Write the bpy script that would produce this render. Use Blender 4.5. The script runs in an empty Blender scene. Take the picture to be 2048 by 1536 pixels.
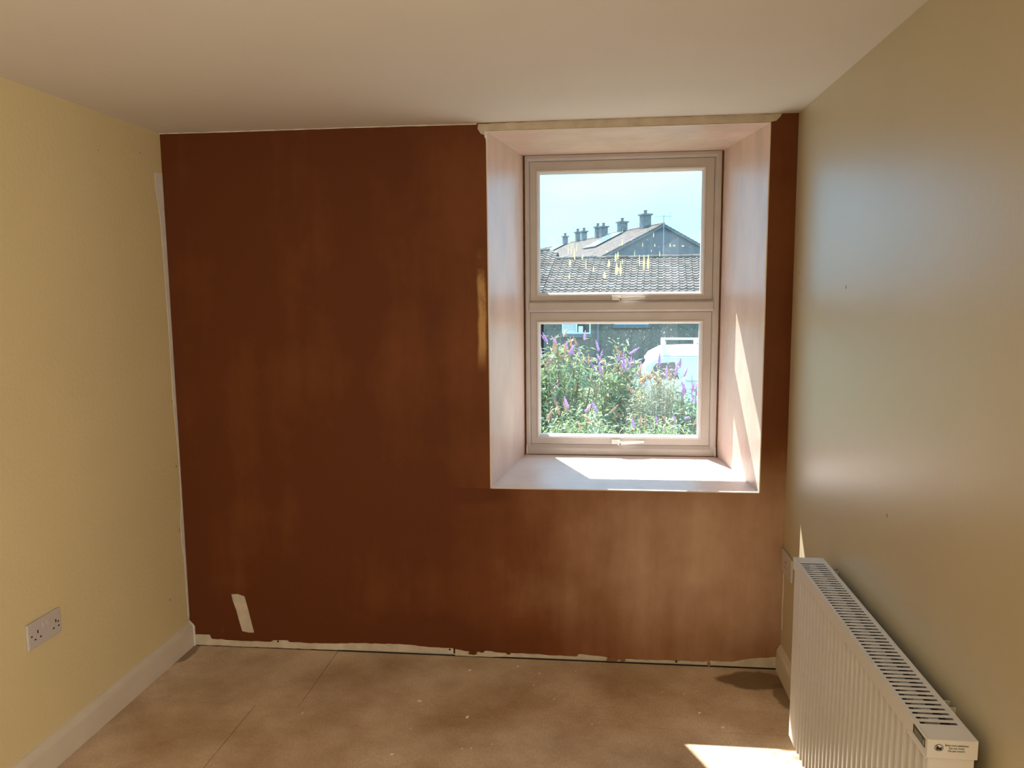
import bpy, bmesh, math, random
from mathutils import Matrix, Vector
random.seed(7)
SC = bpy.context.scene
COL = SC.collection

# ------------------------------------------------------------------ camera
cam_data = bpy.data.cameras.new('camera')
cam = bpy.data.objects.new('camera', cam_data)
COL.objects.link(cam)
cam_data.sensor_width = 36.0
cam_data.lens = 1548.95 / 2048 * 36.0
cam_data.clip_start, cam_data.clip_end = 0.05, 500
_r = Vector((0.99422640, 0.10692830, -0.00895543))
_u = Vector((-0.00401214, 0.12044654, 0.99271171))
_d = Vector((-0.10722762, 0.98694426, -0.12018014))
m = Matrix.Identity(4)
for i in range(3):
    m[i][0], m[i][1], m[i][2] = _r[i], _u[i], -_d[i]
m[0][3], m[1][3], m[2][3] = 1.72184, -3.00007, 1.5
cam.matrix_world = m
SC.camera = cam

# ------------------------------------------------------------------ view / exposure
SC.view_settings.view_transform = 'Standard'
SC.view_settings.look = 'None'
SC.view_settings.gamma = 1.0
SC.view_settings.use_curve_mapping = False
SC.view_settings.exposure = 0.22

# ------------------------------------------------------------------ sky
world = bpy.data.worlds.new('summer_sky')
SC.world = world
world.use_nodes = True
wn, wl = world.node_tree.nodes, world.node_tree.links
wn.clear()
wo = wn.new('ShaderNodeOutputWorld'); wb = wn.new('ShaderNodeBackground')
wtc = wn.new('ShaderNodeTexCoord'); wmap = wn.new('ShaderNodeMapping')
wmap.inputs['Scale'].default_value = (1.0, 1.0, 2.6)
wnz = wn.new('ShaderNodeTexNoise'); wnz.inputs['Scale'].default_value = 4.0; wnz.inputs['Detail'].default_value = 4
wnz.inputs['Roughness'].default_value = 0.5
wr = wn.new('ShaderNodeValToRGB')
wr.color_ramp.elements[0].position = 0.38; wr.color_ramp.elements[0].color = (0.62, 1.55, 2.35, 1)
wr.color_ramp.elements[1].position = 0.66; wr.color_ramp.elements[1].color = (0.82, 1.65, 2.35, 1)
wl.new(wtc.outputs['Generated'], wmap.inputs['Vector']); wl.new(wmap.outputs['Vector'], wnz.inputs['Vector'])
wl.new(wnz.outputs['Fac'], wr.inputs['Fac']); wl.new(wr.outputs['Color'], wb.inputs['Color'])
wb.inputs['Strength'].default_value = 1.0
wl.new(wb.outputs['Background'], wo.inputs['Surface'])

# ------------------------------------------------------------------ sun
sun_data = bpy.data.lights.new('sun', 'SUN')
sun_data.energy = 15.0
sun_data.angle = math.radians(0.53)
sun_data.color = (1.0, 0.95, 0.88)
sun = bpy.data.objects.new('sun', sun_data)
COL.objects.link(sun)
sun.location = (-6, 14, 18)
sun.rotation_euler = Vector((0.455, -1.0, -1.312)).to_track_quat('-Z', 'Y').to_euler()

# ------------------------------------------------------------------ unseen fill light added behind the photographer to brighten the room
ar = bpy.data.lights.new('rear_fill_light', 'AREA')
ar.shape = 'RECTANGLE'; ar.size, ar.size_y = 1.7, 1.8
ar.energy = 41.0
ar.color = (1.0, 0.93, 0.84)
aro = bpy.data.objects.new('rear_fill_light', ar)
COL.objects.link(aro)
aro.location = (2.435, -3.55, 1.05)
aro.rotation_euler = Vector((-1.0, 0.0, 0.0)).to_track_quat('-Z', 'Y').to_euler()

# ================================================================== helpers
def newmat(name):
    mt = bpy.data.materials.new(name); mt.use_nodes = True
    nt = mt.node_tree
    return mt, nt, nt.nodes, nt.links, nt.nodes['Principled BSDF']

def mat(name, col, rough=0.6, var=0.0, vscale=8.0, bump=0.0, bscale=60.0, metal=0.0, stretch=(1, 1, 1), spec=0.5, rnd=0.0):
    """plain coloured surface with faint tonal variation and fine relief"""
    mt, nt, N, L, b = newmat(name)
    b.inputs['Base Color'].default_value = (*col, 1)
    b.inputs['Roughness'].default_value = rough
    b.inputs['Metallic'].default_value = metal
    b.inputs['Specular IOR Level'].default_value = spec
    tc = N.new('ShaderNodeTexCoord'); mp = N.new('ShaderNodeMapping'); mp.inputs['Scale'].default_value = stretch
    L.new(tc.outputs['Object'], mp.inputs['Vector'])
    out = None
    if var > 0:
        nz = N.new('ShaderNodeTexNoise'); nz.inputs['Scale'].default_value = vscale; nz.inputs['Detail'].default_value = 5
        L.new(mp.outputs['Vector'], nz.inputs['Vector'])
        rp = N.new('ShaderNodeValToRGB')
        rp.color_ramp.elements[0].position = 0.3; rp.color_ramp.elements[1].position = 0.7
        rp.color_ramp.elements[0].color = (*[max(0, c * (1 - var)) for c in col], 1)
        rp.color_ramp.elements[1].color = (*[min(1, c * (1 + var)) for c in col], 1)
        L.new(nz.outputs['Fac'], rp.inputs['Fac'])
        out = rp.outputs['Color']
    if rnd > 0:
        oi = N.new('ShaderNodeObjectInfo')
        mr = N.new('ShaderNodeMapRange'); mr.inputs['To Min'].default_value = 1 - rnd; mr.inputs['To Max'].default_value = 1 + rnd
        L.new(oi.outputs['Random'], mr.inputs['Value'])
        hs = N.new('ShaderNodeHueSaturation')
        L.new(mr.outputs['Result'], hs.inputs['Value'])
        if out: L.new(out, hs.inputs['Color'])
        else: hs.inputs['Color'].default_value = (*col, 1)
        out = hs.outputs['Color']
    if out: L.new(out, b.inputs['Base Color'])
    if bump > 0:
        n2 = N.new('ShaderNodeTexNoise'); n2.inputs['Scale'].default_value = bscale; n2.inputs['Detail'].default_value = 4
        L.new(mp.outputs['Vector'], n2.inputs['Vector'])
        bp = N.new('ShaderNodeBump'); bp.inputs['Strength'].default_value = bump; bp.inputs['Distance'].default_value = 0.01
        L.new(n2.outputs['Fac'], bp.inputs['Height']); L.new(bp.outputs['Normal'], b.inputs['Normal'])
    return mt

class MB:
    """collects faces for one mesh"""
    def __init__(s): s.v, s.f, s.mi = [], [], []
    def quad(s, a, b, c, d, k=0):
        n = len(s.v); s.v += [a, b, c, d]; s.f.append((n, n+1, n+2, n+3)); s.mi.append(k); return s
    def face(s, pts, k=0):
        n = len(s.v); s.v += list(pts); s.f.append(tuple(range(n, n+len(pts)))); s.mi.append(k); return s
    def box(s, x0, x1, y0, y1, z0, z1, k=0):
        n = len(s.v)
        s.v += [(x0,y0,z0),(x1,y0,z0),(x1,y1,z0),(x0,y1,z0),(x0,y0,z1),(x1,y0,z1),(x1,y1,z1),(x0,y1,z1)]
        s.f += [tuple(n+i for i in q) for q in ((3,2,1,0),(4,5,6,7),(0,1,5,4),(1,2,6,5),(2,3,7,6),(3,0,4,7))]
        s.mi += [k]*6; return s
    def prism(s, pts, off, k=0):
        """closed outline pts extruded by the vector off"""
        n, c = len(s.v), len(pts)
        s.v += [tuple(p) for p in pts] + [(p[0]+off[0], p[1]+off[1], p[2]+off[2]) for p in pts]
        s.f.append(tuple(range(n+c-1, n-1, -1))); s.f.append(tuple(range(n+c, n+2*c)))
        for i in range(c):
            j = (i+1) % c
            s.f.append((n+i, n+j, n+c+j, n+c+i))
        s.mi += [k]*(c+2); return s
    def tube(s, p, q, r, r2=None, n=8, caps=True, k=0):
        r2 = r if r2 is None else r2
        p, q = Vector(p), Vector(q); ax = (q-p).normalized()
        a = ax.orthogonal().normalized(); b = ax.cross(a)
        o = len(s.v)
        for c, rr in ((p, r), (q, r2)):
            for i in range(n):
                t = 2*math.pi*i/n
                s.v.append(tuple(c + a*math.cos(t)*rr + b*math.sin(t)*rr))
        for i in range(n):
            j = (i+1) % n; s.f.append((o+i, o+j, o+n+j, o+n+i)); s.mi.append(k)
        if caps:
            s.f.append(tuple(o+i for i in reversed(range(n)))); s.f.append(tuple(o+n+i for i in range(n))); s.mi += [k, k]
        return s
    def lathe(s, prof, c=(0, 0, 0), n=10, k=0):
        o = len(s.v)
        for r, z in prof:
            for i in range(n):
                t = 2*math.pi*i/n; s.v.append((c[0]+r*math.cos(t), c[1]+r*math.sin(t), c[2]+z))
        for a in range(len(prof)-1):
            for i in range(n):
                j = (i+1) % n; s.f.append((o+a*n+i, o+a*n+j, o+(a+1)*n+j, o+(a+1)*n+i)); s.mi.append(k)
        s.f.append(tuple(o+i for i in reversed(range(n)))); s.f.append(tuple(o+(len(prof)-1)*n+i for i in range(n))); s.mi += [k, k]
        return s
    def ring(s, O, I, prof, k=0):
        """mitred rectangular frame: O, I = (x0,x1,z0,z1) outer and inner; prof = [(t, y)] with t 0 outer .. 1 inner"""
        o = len(s.v); c = len(prof)
        for t, y in prof:
            x0, x1, z0, z1 = [O[i]+(I[i]-O[i])*t for i in range(4)]
            s.v += [(x0,y,z0),(x1,y,z0),(x1,y,z1),(x0,y,z1)]
        for a in range(c):
            b = (a+1) % c
            for i in range(4):
                j = (i+1) % 4
                s.f.append((o+a*4+i, o+a*4+j, o+b*4+j, o+b*4+i)); s.mi.append(k)
        return s
    def mesh(s, name, mats, org=(0, 0, 0), smooth=False, weld=True):
        me = bpy.data.meshes.new(name)
        me.from_pydata([(v[0]-org[0], v[1]-org[1], v[2]-org[2]) for v in s.v], [], s.f)
        if not isinstance(mats, (list, tuple)): mats = [mats]
        for mm in mats: me.materials.append(mm)
        me.polygons.foreach_set('material_index', s.mi)
        if weld:
            bm = bmesh.new(); bm.from_mesh(me)
            bmesh.ops.remove_doubles(bm, verts=bm.verts, dist=1e-5)
            bmesh.ops.recalc_face_normals(bm, faces=bm.faces)
            bm.to_mesh(me); bm.free()
        if smooth:
            me.polygons.foreach_set('use_smooth', [True]*len(me.polygons))
        me.update()
        return me
    def build(s, name, mats, parent=None, org=(0, 0, 0), loc=(0, 0, 0), bevel=0.0, smooth=False, seg=2, weld=True):
        o = bpy.data.objects.new(name, s.mesh(name, mats, org, smooth, weld))
        COL.objects.link(o)
        o.location = loc
        if parent: o.parent = parent
        if bevel > 0:
            bv = o.modifiers.new('soft_edges', 'BEVEL'); bv.width = bevel; bv.segments = seg; bv.limit_method = 'ANGLE'; bv.angle_limit = math.radians(35)
        return o

def empty(name, loc=(0, 0, 0), rz=0.0, parent=None):
    o = bpy.data.objects.new(name, None); COL.objects.link(o)
    o.location = loc; o.rotation_euler = (0, 0, rz); o.empty_display_size = 0.1
    if parent: o.parent = parent
    return o
def tag(o, label=None, cat=None, group=None, kind=None):
    if label: o['label'] = label
    if cat: o['category'] = cat
    if group: o['group'] = group
    if kind: o['kind'] = kind
    return o
def inst(name, me, parent, loc, rot=(0, 0, 0), sc=(1, 1, 1)):
    o = bpy.data.objects.new(name, me); COL.objects.link(o)
    o.location = loc; o.rotation_euler = rot; o.scale = sc
    if parent: o.parent = parent
    return o

# ================================================================== room dimensions (metres)
W, H, REAR = 2.451, 2.129, -4.5
RX0, RX1, RZ0, RZ1 = 1.3084, 2.3503, 0.7165, 2.0971       # reveal, room side
FX0, FX1, FZ0, FZ1 = 1.3978, 2.2735, 0.7302, 2.1035       # window frame, outer edge
FY, OUT = 0.58, 0.86                                      # frame plane, outer face of the wall
TX0, TX1, TZ0, TZ1 = 1.385, 2.262, 0.735, 2.090           # opening in the outer stone skin

# ------------------------------------------------------------------ room materials
def plaster_material():
    """half-dried gypsum skim: damp red-brown areas, paler pink dried areas, trowel streaks"""
    mt, nt, N, L, b = newmat('drying_plaster')
    tc = N.new('ShaderNodeTexCoord')
    sep = N.new('ShaderNodeSeparateXYZ'); L.new(tc.outputs['Object'], sep.inputs['Vector'])
    def math_(op, a, c=None, clamp=False):
        n = N.new('ShaderNodeMath'); n.operation = op; n.use_clamp = clamp
        for i, v in enumerate((a, c)):
            if v is None: continue
            if isinstance(v, (int, float)): n.inputs[i].default_value = v
            else: L.new(v, n.inputs[i])
        return n.outputs[0]
    def noise(scale, stretch=(1, 1, 1), detail=5, rough=0.55):
        mp = N.new('ShaderNodeMapping'); mp.inputs['Scale'].default_value = stretch
        L.new(tc.outputs['Object'], mp.inputs['Vector'])
        n = N.new('ShaderNodeTexNoise'); n.inputs['Scale'].default_value = scale; n.inputs['Detail'].default_value = detail
        n.inputs['Roughness'].default_value = rough
        L.new(mp.outputs['Vector'], n.inputs['Vector']); return n.outputs['Fac']
    def smooth(v, a, c):
        n = N.new('ShaderNodeMapRange'); n.interpolation_type = 'SMOOTHSTEP'; n.clamp = True
        n.inputs['From Min'].default_value = a; n.inputs['From Max'].default_value = c
        L.new(v, n.inputs['Value']); return n.outputs['Result']
    X, Z = sep.outputs['X'], sep.outputs['Z']
    big = noise(2.2, (1, 1, 1), 6); streak = noise(7.0, (1.0, 1, 0.12), 4); fine = noise(26, (1, 1, 0.5), 5)
    # dryness with window light painted in: paler towards the lower right, below the window
    dry = math_('ADD', math_('MULTIPLY', smooth(X, 0.6, 2.5), 0.55), math_('MULTIPLY', math_('MULTIPLY', smooth(X, 1.1, 2.1), math_('SUBTRACT', 1.0, smooth(Z, 0.55, 0.95))), 0.42))
    nz = math_('ADD', math_('MULTIPLY', math_('SUBTRACT', big, 0.5), 0.80), math_('ADD', math_('MULTIPLY', math_('SUBTRACT', streak, 0.5), 0.48), math_('MULTIPLY', math_('SUBTRACT', fine, 0.5), 0.12)))
    dry = math_('ADD', dry, nz)
    # darker band at the foot of the wall
    foot = math_('MULTIPLY', math_('SUBTRACT', 1.0, smooth(Z, 0.03, 0.28)), 0.22)
    dry = math_('SUBTRACT', dry, foot)
    # strip right of the window stays darker
    dry = math_('SUBTRACT', dry, math_('MULTIPLY', math_('MULTIPLY', smooth(X, 2.33, 2.36), smooth(Z, 0.75, 1.0)), 0.4))
    # damp wedge under the reveal's lower left corner
    damp = math_('MULTIPLY', math_('MULTIPLY', smooth(X, 1.14, 1.20), math_('SUBTRACT', 1.0, smooth(X, 1.30, 1.42))), math_('MULTIPLY', smooth(Z, 0.635, 0.69), math_('SUBTRACT', 1.0, smooth(Z, 0.705, 0.718))))
    dry = math_('SUBTRACT', dry, math_('MULTIPLY', damp, 0.30))
    rp = N.new('ShaderNodeValToRGB'); e = rp.color_ramp.elements
    e[0].position = 0.0; e[0].color = (0.125, 0.031, 0.005, 1)
    e[1].position = 1.0; e[1].color = (0.56, 0.37, 0.26, 1)
    x = e.new(0.30); x.color = (0.190, 0.058, 0.014, 1)
    x = e.new(0.62); x.color = (0.32, 0.155, 0.078, 1)
    L.new(dry, rp.inputs['Fac'])
    # pale dried sliver beside the reveal
    dx = math_('ABSOLUTE', math_('SUBTRACT', math_('ADD', X, math_('MULTIPLY', math_('SUBTRACT', noise(6, (1, 1, 1)), 0.5), 0.03)), 1.279))
    band = math_('MULTIPLY', math_('SUBTRACT', 1.0, smooth(dx, 0.007, 0.021)), math_('MULTIPLY', smooth(Z, 1.17, 1.30), math_('SUBTRACT', 1.0, smooth(Z, 1.50, 1.68))))
    band = math_('MULTIPLY', band, smooth(noise(9, (1, 1, 0.6)), 0.32, 0.5))
    mx = N.new('ShaderNodeMixRGB'); mx.inputs['Color2'].default_value = (0.60, 0.36, 0.15, 1)
    L.new(math_('MULTIPLY', band, 0.9), mx.inputs['Fac']); L.new(rp.outputs['Color'], mx.inputs['Color1'])
    # trowel scuffs
    sc = smooth(noise(11, (1, 1, 0.35), 7, 0.7), 0.66, 0.78)
    mx2 = N.new('ShaderNodeMixRGB'); mx2.inputs['Color2'].default_value = (0.42, 0.22, 0.11, 1)
    L.new(math_('MULTIPLY', sc, 0.28), mx2.inputs['Fac']); L.new(mx.outputs['Color'], mx2.inputs['Color1'])
    L.new(mx2.outputs['Color'], b.inputs['Base Color'])
    b.inputs['Roughness'].default_value = 0.62
    b.inputs['Specular IOR Level'].default_value = 0.3
    bp = N.new('ShaderNodeBump'); bp.inputs['Strength'].default_value = 0.25; bp.inputs['Distance'].default_value = 0.004
    L.new(math_('ADD', fine, math_('MULTIPLY', big, 2.0)), bp.inputs['Height']); L.new(bp.outputs['Normal'], b.inputs['Normal'])
    return mt

M_plaster = plaster_material()
M_reveal = mat('dry_pink_plaster', (0.72, 0.54, 0.465), 0.40, var=0.10, vscale=7, bump=0.25, bscale=22, stretch=(1, 1, 0.5), spec=0.5)
M_sill = mat('sill_plaster_lightened', (0.84, 0.72, 0.68), 0.40, var=0.06, vscale=9, bump=0.2, bscale=24, spec=0.5)  # reveal plaster lightened: sky light from above is put into the colour
M_bead = mat('angle_bead_plaster', (0.85, 0.74, 0.66), 0.5)
M_board = mat('bare_plasterboard', (0.62, 0.54, 0.43), 0.8, var=0.14, vscale=20, bump=0.2, bscale=90)
M_filler = mat('white_filler', (0.80, 0.76, 0.72), 0.75, var=0.08, vscale=14, bump=0.3, bscale=50)
M_ceiling = mat('ceiling_emulsion', (0.80, 0.76, 0.72), 0.75, var=0.03, vscale=1.5, bump=0.08, bscale=40)
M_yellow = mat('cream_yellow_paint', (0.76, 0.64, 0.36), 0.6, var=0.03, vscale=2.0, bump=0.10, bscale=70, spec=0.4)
M_yellow_r = mat('cream_yellow_paint_dimmed', (0.60, 0.53, 0.37), 0.38, var=0.03, vscale=2.0, bump=0.035, bscale=60, spec=1.0)  # same paint as the left wall, its dimmer light put into the colour
M_skirt = mat('skirting_gloss', (0.74, 0.66, 0.55), 0.40, var=0.04, vscale=9)
M_black = mat('black_void', (0.008, 0.007, 0.006), 0.9)
M_upvc = mat('aged_upvc', (0.55, 0.515, 0.49), 0.36, var=0.05, vscale=9)
M_upvc_hi = mat('upvc_bead', (0.70, 0.67, 0.66), 0.33)
M_white = mat('white_plastic', (0.82, 0.80, 0.77), 0.33)
M_steel = mat('screw_steel', (0.75, 0.73, 0.7), 0.3, metal=1.0)

def floor_material():
    mt, nt, N, L, b = newmat('chipboard_deck')
    tc = N.new('ShaderNodeTexCoord')
    def noise(scale, detail=6, rough=0.6, stretch=(1, 1, 1)):
        mp = N.new('ShaderNodeMapping'); mp.inputs['Scale'].default_value = stretch
        L.new(tc.outputs['Object'], mp.inputs['Vector'])
        n = N.new('ShaderNodeTexNoise'); n.inputs['Scale'].default_value = scale; n.inputs['Detail'].default_value = detail
        n.inputs['Roughness'].default_value = rough; L.new(mp.outputs['Vector'], n.inputs['Vector']); return n.outputs['Fac']
    def ramp(f, p0, c0, p1, c1):
        r = N.new('ShaderNodeValToRGB'); r.color_ramp.elements[0].position = p0; r.color_ramp.elements[1].position = p1
        r.color_ramp.elements[0].color = c0; r.color_ramp.elements[1].color = c1; L.new(f, r.inputs['Fac']); return r.outputs['Color']
    def mixc(f, a, c, blend='MIX'):
        n = N.new('ShaderNodeMixRGB'); n.blend_type = blend
        for i, v in zip(('Fac', 'Color1', 'Color2'), (f, a, c)):
            if isinstance(v, (int, float)): n.inputs[i].default_value = v
            elif isinstance(v, tuple): n.inputs[i].default_value = v
            else: L.new(v, n.inputs[i])
        return n.outputs['Color']
    base = ramp(noise(2.6, 7, 0.62), 0.36, (0.47, 0.32, 0.19, 1), 0.64, (0.77, 0.61, 0.45, 1))
    flecks = ramp(noise(160, 3, 0.7, (1, 0.4, 1)), 0.35, (0.78, 0.76, 0.73, 1), 0.65, (1.1, 1.1, 1.1, 1))
    col = mixc(0.6, base, flecks, 'MULTIPLY')
    dust = ramp(noise(6.5, 9, 0.75), 0.56, (0, 0, 0, 1), 0.72, (1, 1, 1, 1))
    dm = N.new('ShaderNodeMath'); dm.operation = 'MULTIPLY'; dm.inputs[1].default_value = 0.6
    L.new(dust, dm.inputs[0])
    col = mixc(dm.outputs[0], col, (0.72, 0.61, 0.49, 1))
    # water stain in the far right corner
    geo = N.new('ShaderNodeTexCoord')
    def stain(cx, cy, sx, sy, amp, cin):
        mp = N.new('ShaderNodeMapping'); mp.inputs['Location'].default_value = (-cx/sx, -cy/sy, 0); mp.inputs['Scale'].default_value = (1/sx, 1/sy, 0.0)
        L.new(tc.outputs['Object'], mp.inputs['Vector'])
        ln = N.new('ShaderNodeVectorMath'); ln.operation = 'LENGTH'; L.new(mp.outputs['Vector'], ln.inputs[0])
        ad = N.new('ShaderNodeMath'); ad.operation = 'MULTIPLY_ADD'; ad.inputs[1].default_value = 0.9
        sb = N.new('ShaderNodeMath'); sb.operation = 'SUBTRACT'; sb.inputs[1].default_value = 0.5
        L.new(noise(14, 5), sb.inputs[0]); L.new(sb.outputs[0], ad.inputs[0]); L.new(ln.outputs['Value'], ad.inputs[2])
        mr = N.new('ShaderNodeMapRange'); mr.interpolation_type = 'SMOOTHSTEP'
        mr.inputs['From Min'].default_value = 1.12; mr.inputs['From Max'].default_value = 0.86
        mr.inputs['To Max'].default_value = amp
        L.new(ad.outputs[0], mr.inputs['Value'])
        return mixc(mr.outputs['Result'], col, cin)
    col = stain(2.335, -0.095, 0.135, 0.070, 0.78, (0.14, 0.075, 0.03, 1))
    col = stain(2.43, -0.20, 0.05, 0.10, 0.7, (0.15, 0.08, 0.035, 1))
    col = stain(0.015, -0.07, 0.040, 0.10, 0.7, (0.14, 0.075, 0.03, 1))
    col = stain(2.27, -0.38, 0.10, 0.07, 0.25, (0.42, 0.27, 0.12, 1))
    L.new(col, b.inputs['Base Color'])
    b.inputs['Roughness'].default_value = 0.40
    b.inputs['Specular IOR Level'].default_value = 0.5
    bp = N.new('ShaderNodeBump'); bp.inputs['Strength'].default_value = 0.2; bp.inputs['Distance'].default_value = 0.003
    L.new(noise(120, 4), bp.inputs['Height']); L.new(bp.outputs['Normal'], b.inputs['Normal'])
    return mt
M_floor = floor_material()

# ================================================================== floor of chipboard sheets
floor = tag(MB().box(-0.02, W+0.02, REAR-0.1, 0.05, -0.12, -0.022).build('floor', M_black), kind='structure')
def seam_y(x, k): return -0.4345 - 0.0145*x/1.0*0.95 + k            # first seam runs very slightly askew
def sheet(x0, x1, k0, k1):
    g = 0.0012
    def yy(x, k): return (0.002 if k is None else seam_y(x, k))
    pts = [(x0+g, yy(x0, k1)+g, -0.022), (x1-g, yy(x1, k1)+g, -0.022), (x1-g, yy(x1, k0)-g, -0.022), (x0+g, yy(x0, k0)-g, -0.022)]
    MB().prism(pts, (0, 0, 0.022)).build('floor_sheet', M_floor, floor)
sheet(0.0, 0.650, None, 0.0); sheet(0.650, W, None, 0.0)
for row in range(7):
    k0, k1 = -0.6*row, -0.6*(row+1)
    xs = [0.0, 0.487, W] if row % 2 == 0 else [0.0, 1.45, W]
    if row == 6: k1 = -3.52
    for a, c in zip(xs[:-1], xs[1:]): sheet(a, c, k0, k1)

# ================================================================== walls and ceiling
tag(MB().box(-0.12, W+0.12, REAR-0.12, 0.9, H, H+0.12).build('ceiling', M_ceiling), kind='structure')
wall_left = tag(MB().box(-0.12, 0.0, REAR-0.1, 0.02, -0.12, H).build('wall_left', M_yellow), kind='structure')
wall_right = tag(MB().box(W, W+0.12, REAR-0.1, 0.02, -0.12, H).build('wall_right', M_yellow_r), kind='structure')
tag(MB().box(-0.12, W+0.12, REAR-0.12, REAR, -0.12, H).build('wall_rear', M_yellow), kind='structure')

# back wall: solid masonry with a splayed tunnel
M_render = mat('outside_render', (0.55, 0.53, 0.50), 0.9, var=0.1, bump=0.5, bscale=80)
wb_ = MB()
x0, x1, z0, z1, base = -0.12, W+0.12, -0.4, H, 0.012
S = 0.018  # room for the reveal slabs
A0 = [(RX0, 0, RZ0), (RX1, 0, RZ0), (RX1, 0, RZ1), (RX0, 0, RZ1)]
A = [(RX0-S, 0.0025, RZ0-S), (RX1+S, 0.0025, RZ0-S), (RX1+S, 0.0025, RZ1+S), (RX0-S, 0.0025, RZ1+S)]
Bq = [(FX0-S, 0.655, FZ0-S), (FX1+S, 0.655, FZ0-S), (FX1+S, 0.655, FZ1+S), (FX0-S, 0.655, FZ1+S)]
Cq = [(TX0, 0.655, TZ0), (TX1, 0.655, TZ0), (TX1, 0.655, TZ1), (TX0, 0.655, TZ1)]
Dq = [(TX0, OUT, TZ0-0.03), (TX1, OUT, TZ0-0.03), (TX1, OUT, TZ1), (TX0, OUT, TZ1)]
Fr = [(0-0.001, 0, base), (W+0.001, 0, base), (W+0.001, 0, z1), (0-0.001, 0, z1)]
Bk = [(-3.0, OUT, -1.95), (5.5, OUT, -1.95), (5.5, OUT, 4.5), (-3.0, OUT, 4.5)]
for i in range(4):
    j = (i+1) % 4
    wb_.quad(Fr[i], Fr[j], A0[j], A0[i], 0)
    wb_.quad(A0[i], A0[j], A[j], A[i], 0)
    wb_.quad(A[i], A[j], Bq[j], Bq[i], 1)
    wb_.quad(Bq[i], Bq[j], Cq[j], Cq[i], 1)
    wb_.quad(Cq[i], Cq[j], Dq[j], Dq[i], 1)
    wb_.quad(Dq[i], Dq[j], Bk[j], Bk[i], 1)
    wb_.quad(Bk[i], Bk[j], Fr[j], Fr[i], 1)
wall_back = tag(wb_.build('wall_back', [M_plaster, M_render]), kind='structure')
# dark slot beneath the plasterboard
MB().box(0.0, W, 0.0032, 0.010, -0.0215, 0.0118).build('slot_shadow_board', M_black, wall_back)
# reveal linings
def lining(name, a, b_, c, d, material=None):
    """slab between the tunnel and the finished face; a,b_ room-side ends, c,d frame-side ends of the finished face"""
    ctr = Vector(((RX0+RX1)/2, 0, (RZ0+RZ1)/2))
    mb = MB(); pts = [Vector(p) for p in (a, b_, c, d)]
    e1 = (pts[1]-pts[0]); nrm = e1.cross(pts[2]-pts[1]).normalized()
    mid = sum(pts, Vector())/4
    if nrm.dot(mid - Vector((ctr.x, mid.y, ctr.z))) < 0: nrm = -nrm
    mb.prism([tuple(p) for p in pts], tuple(nrm*0.014))
    return mb.build(name, material or M_reveal, wall_back)
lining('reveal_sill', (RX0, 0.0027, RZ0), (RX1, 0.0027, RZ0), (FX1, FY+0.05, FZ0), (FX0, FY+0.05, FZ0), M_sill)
lining('reveal_head', (RX0, 0.0027, RZ1), (RX1, 0.0027, RZ1), (FX1, FY+0.05, FZ1), (FX0, FY+0.05, FZ1))
lining('reveal_jamb', (RX0, 0.0027, RZ0), (RX0, 0.0027, RZ1), (FX0, FY+0.05, FZ1), (FX0, FY+0.05, FZ0))
lining('reveal_jamb', (RX1, 0.0027, RZ0), (RX1, 0.0027, RZ1), (FX1, FY+0.05, FZ1), (FX1, FY+0.05, FZ0))
# pale angle beads round the opening
bw = 0.0035
MB().box(RX0-0.001, RX1+0.001, -0.0012, 0.004, RZ0-bw, RZ0+0.0006).build('corner_bead', M_bead, wall_back)
MB().box(RX0-bw, RX0+0.0006, -0.0012, 0.004, RZ0-bw, RZ1).build('corner_bead', M_bead, wall_back)
MB().box(RX1-0.0006, RX1+bw, -0.0012, 0.004, RZ0-bw, RZ1).build('corner_bead', M_bead, wall_back)
MB().box(RX0-bw, RX1+bw, -0.0012, 0.004, RZ1-0.0006, RZ1+bw*0.7).build('corner_bead', M_bead, wall_back)

def ragged(top, bot, amp, step, axis='x'):
    """outline with a torn edge: top polyline roughened, bottom as given; list of (a, z)"""
    def walk(pl, am):
        out = []
        for (a0, z0), (a1, z1) in zip(pl[:-1], pl[1:]):
            n = max(1, int(math.hypot(a1-a0, z1-z0)/step))
            for i in range(n):
                t = i/n; out.append((a0+(a1-a0)*t+random.uniform(-am, am)*0.5*(0 < i), z0+(z1-z0)*t+random.uniform(-am, am)*(0 < i)))
        out.append(pl[-1]); return out
    return walk(top, amp) + list(reversed(walk(bot, amp*0.4)))
def patch(name, outline, material, parent, plane='back', th=0.0012):
    mb = MB(); 
    if plane == 'back': mb.prism([(a, 0.0, z) for a, z in outline], (0, -th, 0))
    elif plane == 'left': mb.prism([(0.0, a, z) for a, z in outline], (th, 0, 0))
    elif plane == 'right': mb.prism([(W, a, z) for a, z in outline], (-th, 0, 0))
    o = mb.build(name, material, parent)
    return o
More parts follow.
